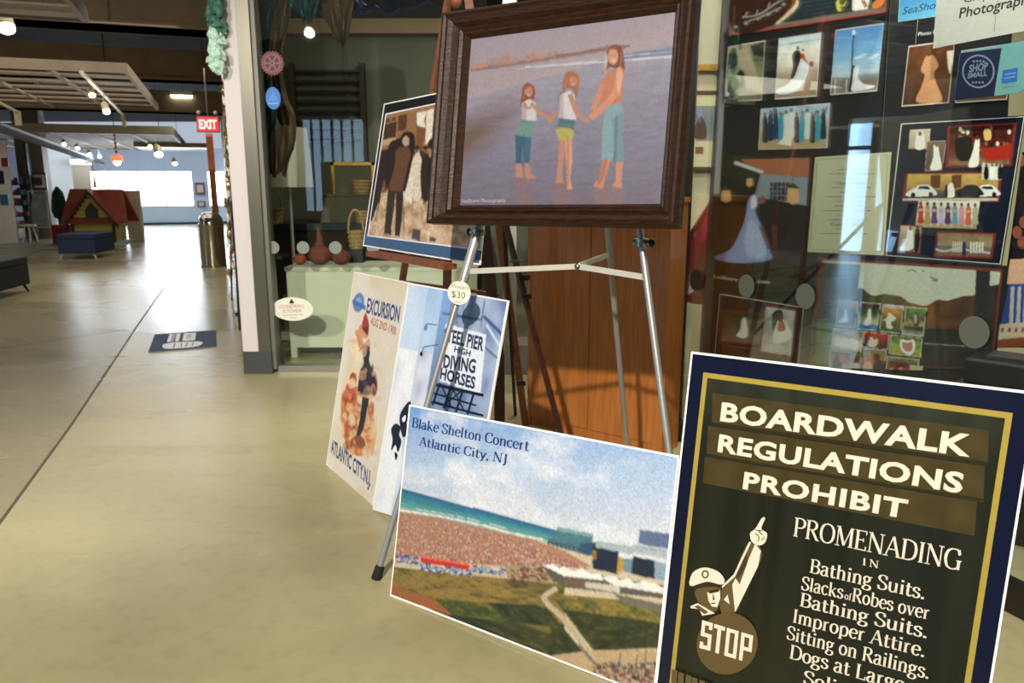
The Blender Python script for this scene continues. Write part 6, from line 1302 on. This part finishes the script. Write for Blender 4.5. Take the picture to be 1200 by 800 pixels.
g = G(); g.prism([hp(wx-ws, -.04, wz-.13), hp(wx+ws, -.04, wz-.13), hp(wx+ws, -.04, wz+.08), hp(wx, -.04, wz+.24), hp(wx-ws, -.04, wz+.08)], Yh*.03); wf = g.build('window_frame', trimd, ph); g = G(); g.prism([hp(wx-ws*.7, -.05, wz-.1), hp(wx+ws*.7, -.05, wz-.1), hp(wx+ws*.7, -.05, wz+.07), hp(wx, -.05, wz+.19), hp(wx-ws*.7, -.05, wz+.07)], Yh*.01); g.build('window_pane', M('dark_green_pane', '#22382c', .3), wf)
# cypress in a red pot stand
c = F(74, 284); c.z = 0; c = Vector((c.x, c.y, 0)); t = thing('potted_cypress', 'dark green cone shaped topiary in a red planter left of the playhouse', 'plant', c)
g = G(); g.box((c.x-.12, c.y-.2, 0), (c.x+.3, c.y+.2, .42)); g.build('planter', M('planter_red', '#8c1c1c', .6), t); prof_ = [(.03, .42), (.035, .55), (.12, .58), (.15, .75), (.15, .95), (.11, 1.15), (.03, 1.28)]
g = G(); g.lathe(prof_, c, 18); g.v = [v_+Vector((random.uniform(-.02, .02), random.uniform(-.02, .02), random.uniform(-.015, .015))) for v_ in g.v]; g.build('foliage', M('cypress_green', '#1b3a24', .9, noise=.4, scale=20), t)
# hall column with framed picture and leaning frame
def up_box(u0, u1, vb, D, z0, z1, dep, name, mat, parent=None, **k):
    a = P(u0, vb, D); b = P(u1, vb, D); X_ = CR; return G().obox((a+b)/2*1+Vector((0, 0, (z0+z1)/2-(a.z+b.z)/2))+CO*dep/2, CR, CO, UV, (b-a).length/2, dep/2, (z1-z0)/2).build(name, mat, parent, **k)
D_ = 19.5
up_box(29, 56, 250, D_, 0, 3.9, .7, 'trim_14', M('column_grey', '#7a7266', .8), kind='structure')
def zz(v, D): return P(40, v, D).z
c = P(44, 223, 19.3); t = thing('wall_picture', 'black framed picture with white mount on the hall column', 'picture', c); up_box(34, 53, 210, 19.42, zz(222, 19.4), zz(202.5, 19.4), .06, 'frame', black, t); up_box(36, 51, 210, 19.38, zz(220, 19.4), zz(204.5, 19.4), .05, 'mount', M('mount_white', '#c8c8c4', .6), t); up_box(39, 48, 210, 19.34, zz(217, 19.4), zz(208, 19.4), .05, 'picture', M('brownprint', '#5a3a34', .6), t)
t = thing('leaning_sign', 'white A-shaped sign frame leaning at the foot of the hall column', 'sign', F(46, 280)); wf2 = M('aged_white', '#b8b09c', .7)
fa, fb, ta, tb2 = F(38, 279.5), F(62, 279.5), P(33, 224, 19.0), P(54, 224, 19.0); 
for a, b in ((fa, ta), (fb, tb2), (ta, tb2), (P(37, 266, 18.9), P(59, 266, 18.9))): G().bar(a, b, .055, .03).build('rail', wf2, t)
G().prism([P(35, 227, 19.02), P(53, 227, 19.02), P(57.5, 264, 18.95), P(38, 264, 18.95)], CO*.02).build('panel', M('sign_panel', '#8c8c84', .6, noise=.3, scale=6), t)
# bright shop on the left edge
t = thing('display_wall', 'white lit display wall at the far left edge', 'display wall', F(0, 286)); wlit = M('lit_white', '#f2ece8', .7)
g = G(); a, b = F(-60, 291), F(20, 284); a.z = b.z = 0; g.obox((a+b)/2+UV*1.15, (b-a).normalized(), (b-a).normalized().cross(UV), UV, (b-a).length/2, .05, 1.15); g.build('wall', wlit, t)
for (u, v, w_, h, col) in ((2, 208, .12, .3, '#2a2c3c'), (5, 234, .16, .24, '#4a88b4'), (6, 190, .14, .2, '#b83c4c')):
    c = P(u, v, 17.75); g = G(); g.obox(c, CR, CO, UV, w_/2, .03, h/2); g.build('poster', M('hp'+col, col, .6), t)
sh = thing('shelf_unit', 'dark shelf unit crowded with small goods at the far left', 'shelf', F(28, 280)); Ds = 19.0
for u in (10, 36): up_box(u, u+2.5, 240, Ds, 0, 2.3, .35, 'post', black, sh)
gcn = ('red', 'blue', 'white', 'brown', 'black', 'pink', 'light blue', 'beige'); gc = ('#a83a2c', '#4a88b4', '#e0d8d0', '#6a2a24', '#2c2c30', '#c8586a', '#8ab0c8', '#d0c0a0'); cnt = 0
lab_r = ('top', 'second', 'middle', 'fourth', 'lowest'); 
for r_i, vz in enumerate((216, 228, 240, 253, 266)):
    up_box(11, 37, vz, Ds, zz(vz, Ds)-.02, zz(vz, Ds), .35, 'shelf', black, sh)
    for k_ in range(6):
        u = 12.5+k_*3.8; hgt = random.uniform(.08, .18); col = gc[(k_*3+r_i*5) % 8]; cnt += 1
        o = G().obox(P(u+1.2, vz, Ds)+UV*(hgt/2)+CO*.12-Vector((0, 0, P(u+1.2, vz, Ds).z-zz(vz, Ds)))*1, CR, CO, UV, .028, .05, hgt/2).build('boxed_goods', M('goods'+col, col, .6), None, label='%s box, %s from the left on the %s shelf at far left' % (gcn[(k_*3+r_i*5) % 8], ('first', 'second', 'third', 'fourth', 'fifth', 'sixth')[k_], lab_r[r_i]), cat='box', group='goods on the %s shelf far left' % lab_r[r_i])
t = thing('white_stool', 'white plastic stool at the foot of the far shelf', 'stool', F(36, 284)); c = F(36, 284); G().lathe([(.16, .38), (.16, .42)], c, 16).build('seat', white, t)
for k_ in range(4): an = k_*math.pi/2+.5; G().tube([c+Vector((.08*math.cos(an), .08*math.sin(an), .38)), c+Vector((.15*math.cos(an), .15*math.sin(an), 0))], .015, 6).build('leg', white, t)
# walls behind: white lit partition and door panel
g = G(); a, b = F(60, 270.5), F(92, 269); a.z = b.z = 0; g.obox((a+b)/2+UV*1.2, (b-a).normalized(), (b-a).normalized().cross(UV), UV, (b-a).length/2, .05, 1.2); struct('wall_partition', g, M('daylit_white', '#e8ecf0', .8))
t = thing('brown_panel', 'beige brown door panel standing behind the playhouse', 'panel', F(99, 268)); up_box(90, 108.5, 240, 22.4, 0, zz(193, 22.4), .08, 'leaf', M('panel_tan', '#8f8272', .7), t)
up_box(89, 112, 240, 22.5, zz(193, 22.4), zz(186, 22.4), .08, 'head_rail', M('daylit_white', '#e8ecf0'), t)
t = thing('white_board', 'tall cream board standing right behind the playhouse', 'panel', F(160, 286)); g = G(); a, b = F(152, 281), F(169, 282); a.z = b.z = 0; g.obox((a+b)/2+UV*.6, (b-a).normalized(), (b-a).normalized().cross(UV), UV, (b-a).length/2, .03, .6); g.build('board', M('board_cream', '#d8d0b0', .7), t)
# wooden post, exit sign, light panel
t = thing('wooden_post', 'orange brown wooden post under the red exit sign', 'post', F(256, 320)); G().bar(F(257, 299), P(245, 158, 13.4), .11, .09).build('post', M('orange_wood', '#b86a3c', .6), t)
c = P(244, 145.5, 11.6); t = thing('exit_sign', 'lit red exit sign near the top of the corridor wall', 'exit sign', c); nE = nrm(14, 0); Xe = nE.cross(UV)*-1
G().obox(c, Xe, nE, UV, .155, .03, .115).build('housing', M('exit_housing', '#3a1412', .5), t); G().tube([c+UV*.11, Vector((c.x, c.y, 3.9))], .01, 6).build('stem', steel, t)
A = Art(c+nE*.031, nE); A.build  # lettering lit from inside
g = G(); g.obox(c+nE*.032, Xe, nE, UV, .145, .002, .1); g.build('lit_face', M('exit_red', '#d81c28', .4, emit=1.2), t)
pe, we_ = sans_polys('EXIT', bold=.03); g = G(); sca = .24/we_
for q_ in pe: g.add([c+nE*.036+Xe*(-.12+x*sca*1.0)+UV*((y-.5)*.13) for x, y in q_], [list(range(len(q_)))])
g.build('lettering', M('exit_letters', '#ffb09a', .4, emit=2.5), t)
for dx in (-.12, .11): G().blob(c+Xe*dx+UV*.16, .03).build('lamp_head', M('lamp_head', '#b8b4a4', .5), t)
c = P(215, 118, 17); t = thing('ceiling_light', 'square glowing light panel below the black ceiling', 'ceiling light', c); g = CB(c, -.9, .9, -.19, .19, c.z-.02, c.z+.02); g.build('diffuser', M('panel_glow', '#f0ffe8', .5, emit=9), t); CB(c, -.95, .95, -.21, .21, c.z+.021, c.z+.1).build('housing', white, t); G().tube([c+UV*.1, Vector((c.x, c.y, 3.9))], .01, 6).build('stem', black, t)
# spot lamps
glo = M('spot_glow', '#fff0c8', .5, emit=30); spm = M('spot_housing', '#c8bc98', .4, .2)
spots = ((8, 34, 7.6, 1.5, 'white spot lamp at the far top left corner'), (108, 112, 12, .9, 'dim track spot on the left side of the light track'), (125, 131, 12.5, 1.1, 'bright white track spot hanging from the light track'), (75, 169, 19, .8, 'leftmost glowing spot of the far black track'), (91, 174, 20, .8, 'second glowing spot of the far black track'), (105, 181, 21, .8, 'third glowing spot of the far black track'), (117, 184, 22, .7, 'rightmost glowing spot of the far black track'), (176, 172, 18, .8, 'small spot left of the brightest far lamp'), (186, 181, 17, 1.5, 'brightest far spot under the ceiling grid'), (205, 192, 19, .9, 'lowest far spot right of the brightest lamp'))
for u, v, D, s_, lb in spots:
    c = P(u, v, D); t = thing('spot_lamp', lb, 'spot lamp', c, 'track spot lamps of the hall'); d = Vector((.35, -.35, -.86)); r = .05*s_*(1 if D < 15 else 1.15)
    G().tube([c-d*.16*s_, c-d*.13*s_, c-d*.02], [r*.5, r*.9, r], 12).build('housing', spm, t, smooth=True); G().blob(c, r*.9, (1, 1, .7), n=12).build('bulb', glo, t, smooth=True); G().tube([c-d*.15*s_, c-d*.16*s_+UV*.12], .008, 6).build('arm', spm, t)
t = thing('light_track', 'white light track running under the middle ceiling grid', 'light track', P(120, 108, 12.5)); G().bar(P(95, 84, 10.4), P(145, 135, 16.2), .045, .03).build('rail', spm, t); G().bar(P(144, 134, 16.1), P(146, 148, 16.1), .06, .06).build('end_bracket', spm, t)
t = thing('light_track', 'long black light track sloping across the left of the hall ceiling', 'light track', P(60, 165, 15)); G().bar(P(-15, 141, 12), P(120, 190, 24), .09, .06).build('rail', M('track_grey', '#3a3f48', .5), t); G().bar(P(-15, 146, 12), P(120, 192, 24), .12, .08).build('beam', darkwall, t)
t = thing('light_track', 'short white light track at the left edge under the ceiling grid', 'light track', P(12, 130, 13)); G().bar(P(-30, 105, 10.5), P(20, 131, 14.5), .045, .03).build('rail', spm, t); G().bar(P(20, 130, 14.4), P(22, 147, 14.4), .09, .06).build('end_bracket', spm, t)
# pendant
c = P(137, 186, 17); t = thing('pendant_lamp', 'small orange glass pendant lamp above the playhouse', 'pendant lamp', c); G().lathe([(.13, -.05), (.11, .05), (.03, .1)], c, 16).build('shade', M('orange_glass', '#d87848', .4, emit=1.0), t, smooth=True); G().blob(c-UV*.07, .07, n=12).build('bulb', M('pendant_glow', '#fff0d0', .5, emit=14), t, smooth=True)
for k_ in range(5): G().blob(c+UV*(.15+k_*.085), .03, n=8).build('bead', M('red_bead', '#a8402c', .4), t, smooth=True)
G().tube([c+UV*.1, Vector((c.x, c.y, 3.9))], .008, 6).build('cord', black, t)
# tall gold finial on the playhouse roof
t = thing('brass_stand', 'thin brass decoration rising above the playhouse roof', 'decoration', hp(wH/2, dH*.5, peak+.02)); b_ = hp(wH/2, dH*.5, peak+.02); G().tube([b_, b_+UV*.25, b_+UV*.6], [.05, .02, .012], 8).build('stem', frame_gold, t); G().tube([b_+UV*.55-Xh*.15, b_+UV*.6, b_+UV*.55+Xh*.15], .012, 6).build('arm', frame_gold, t)
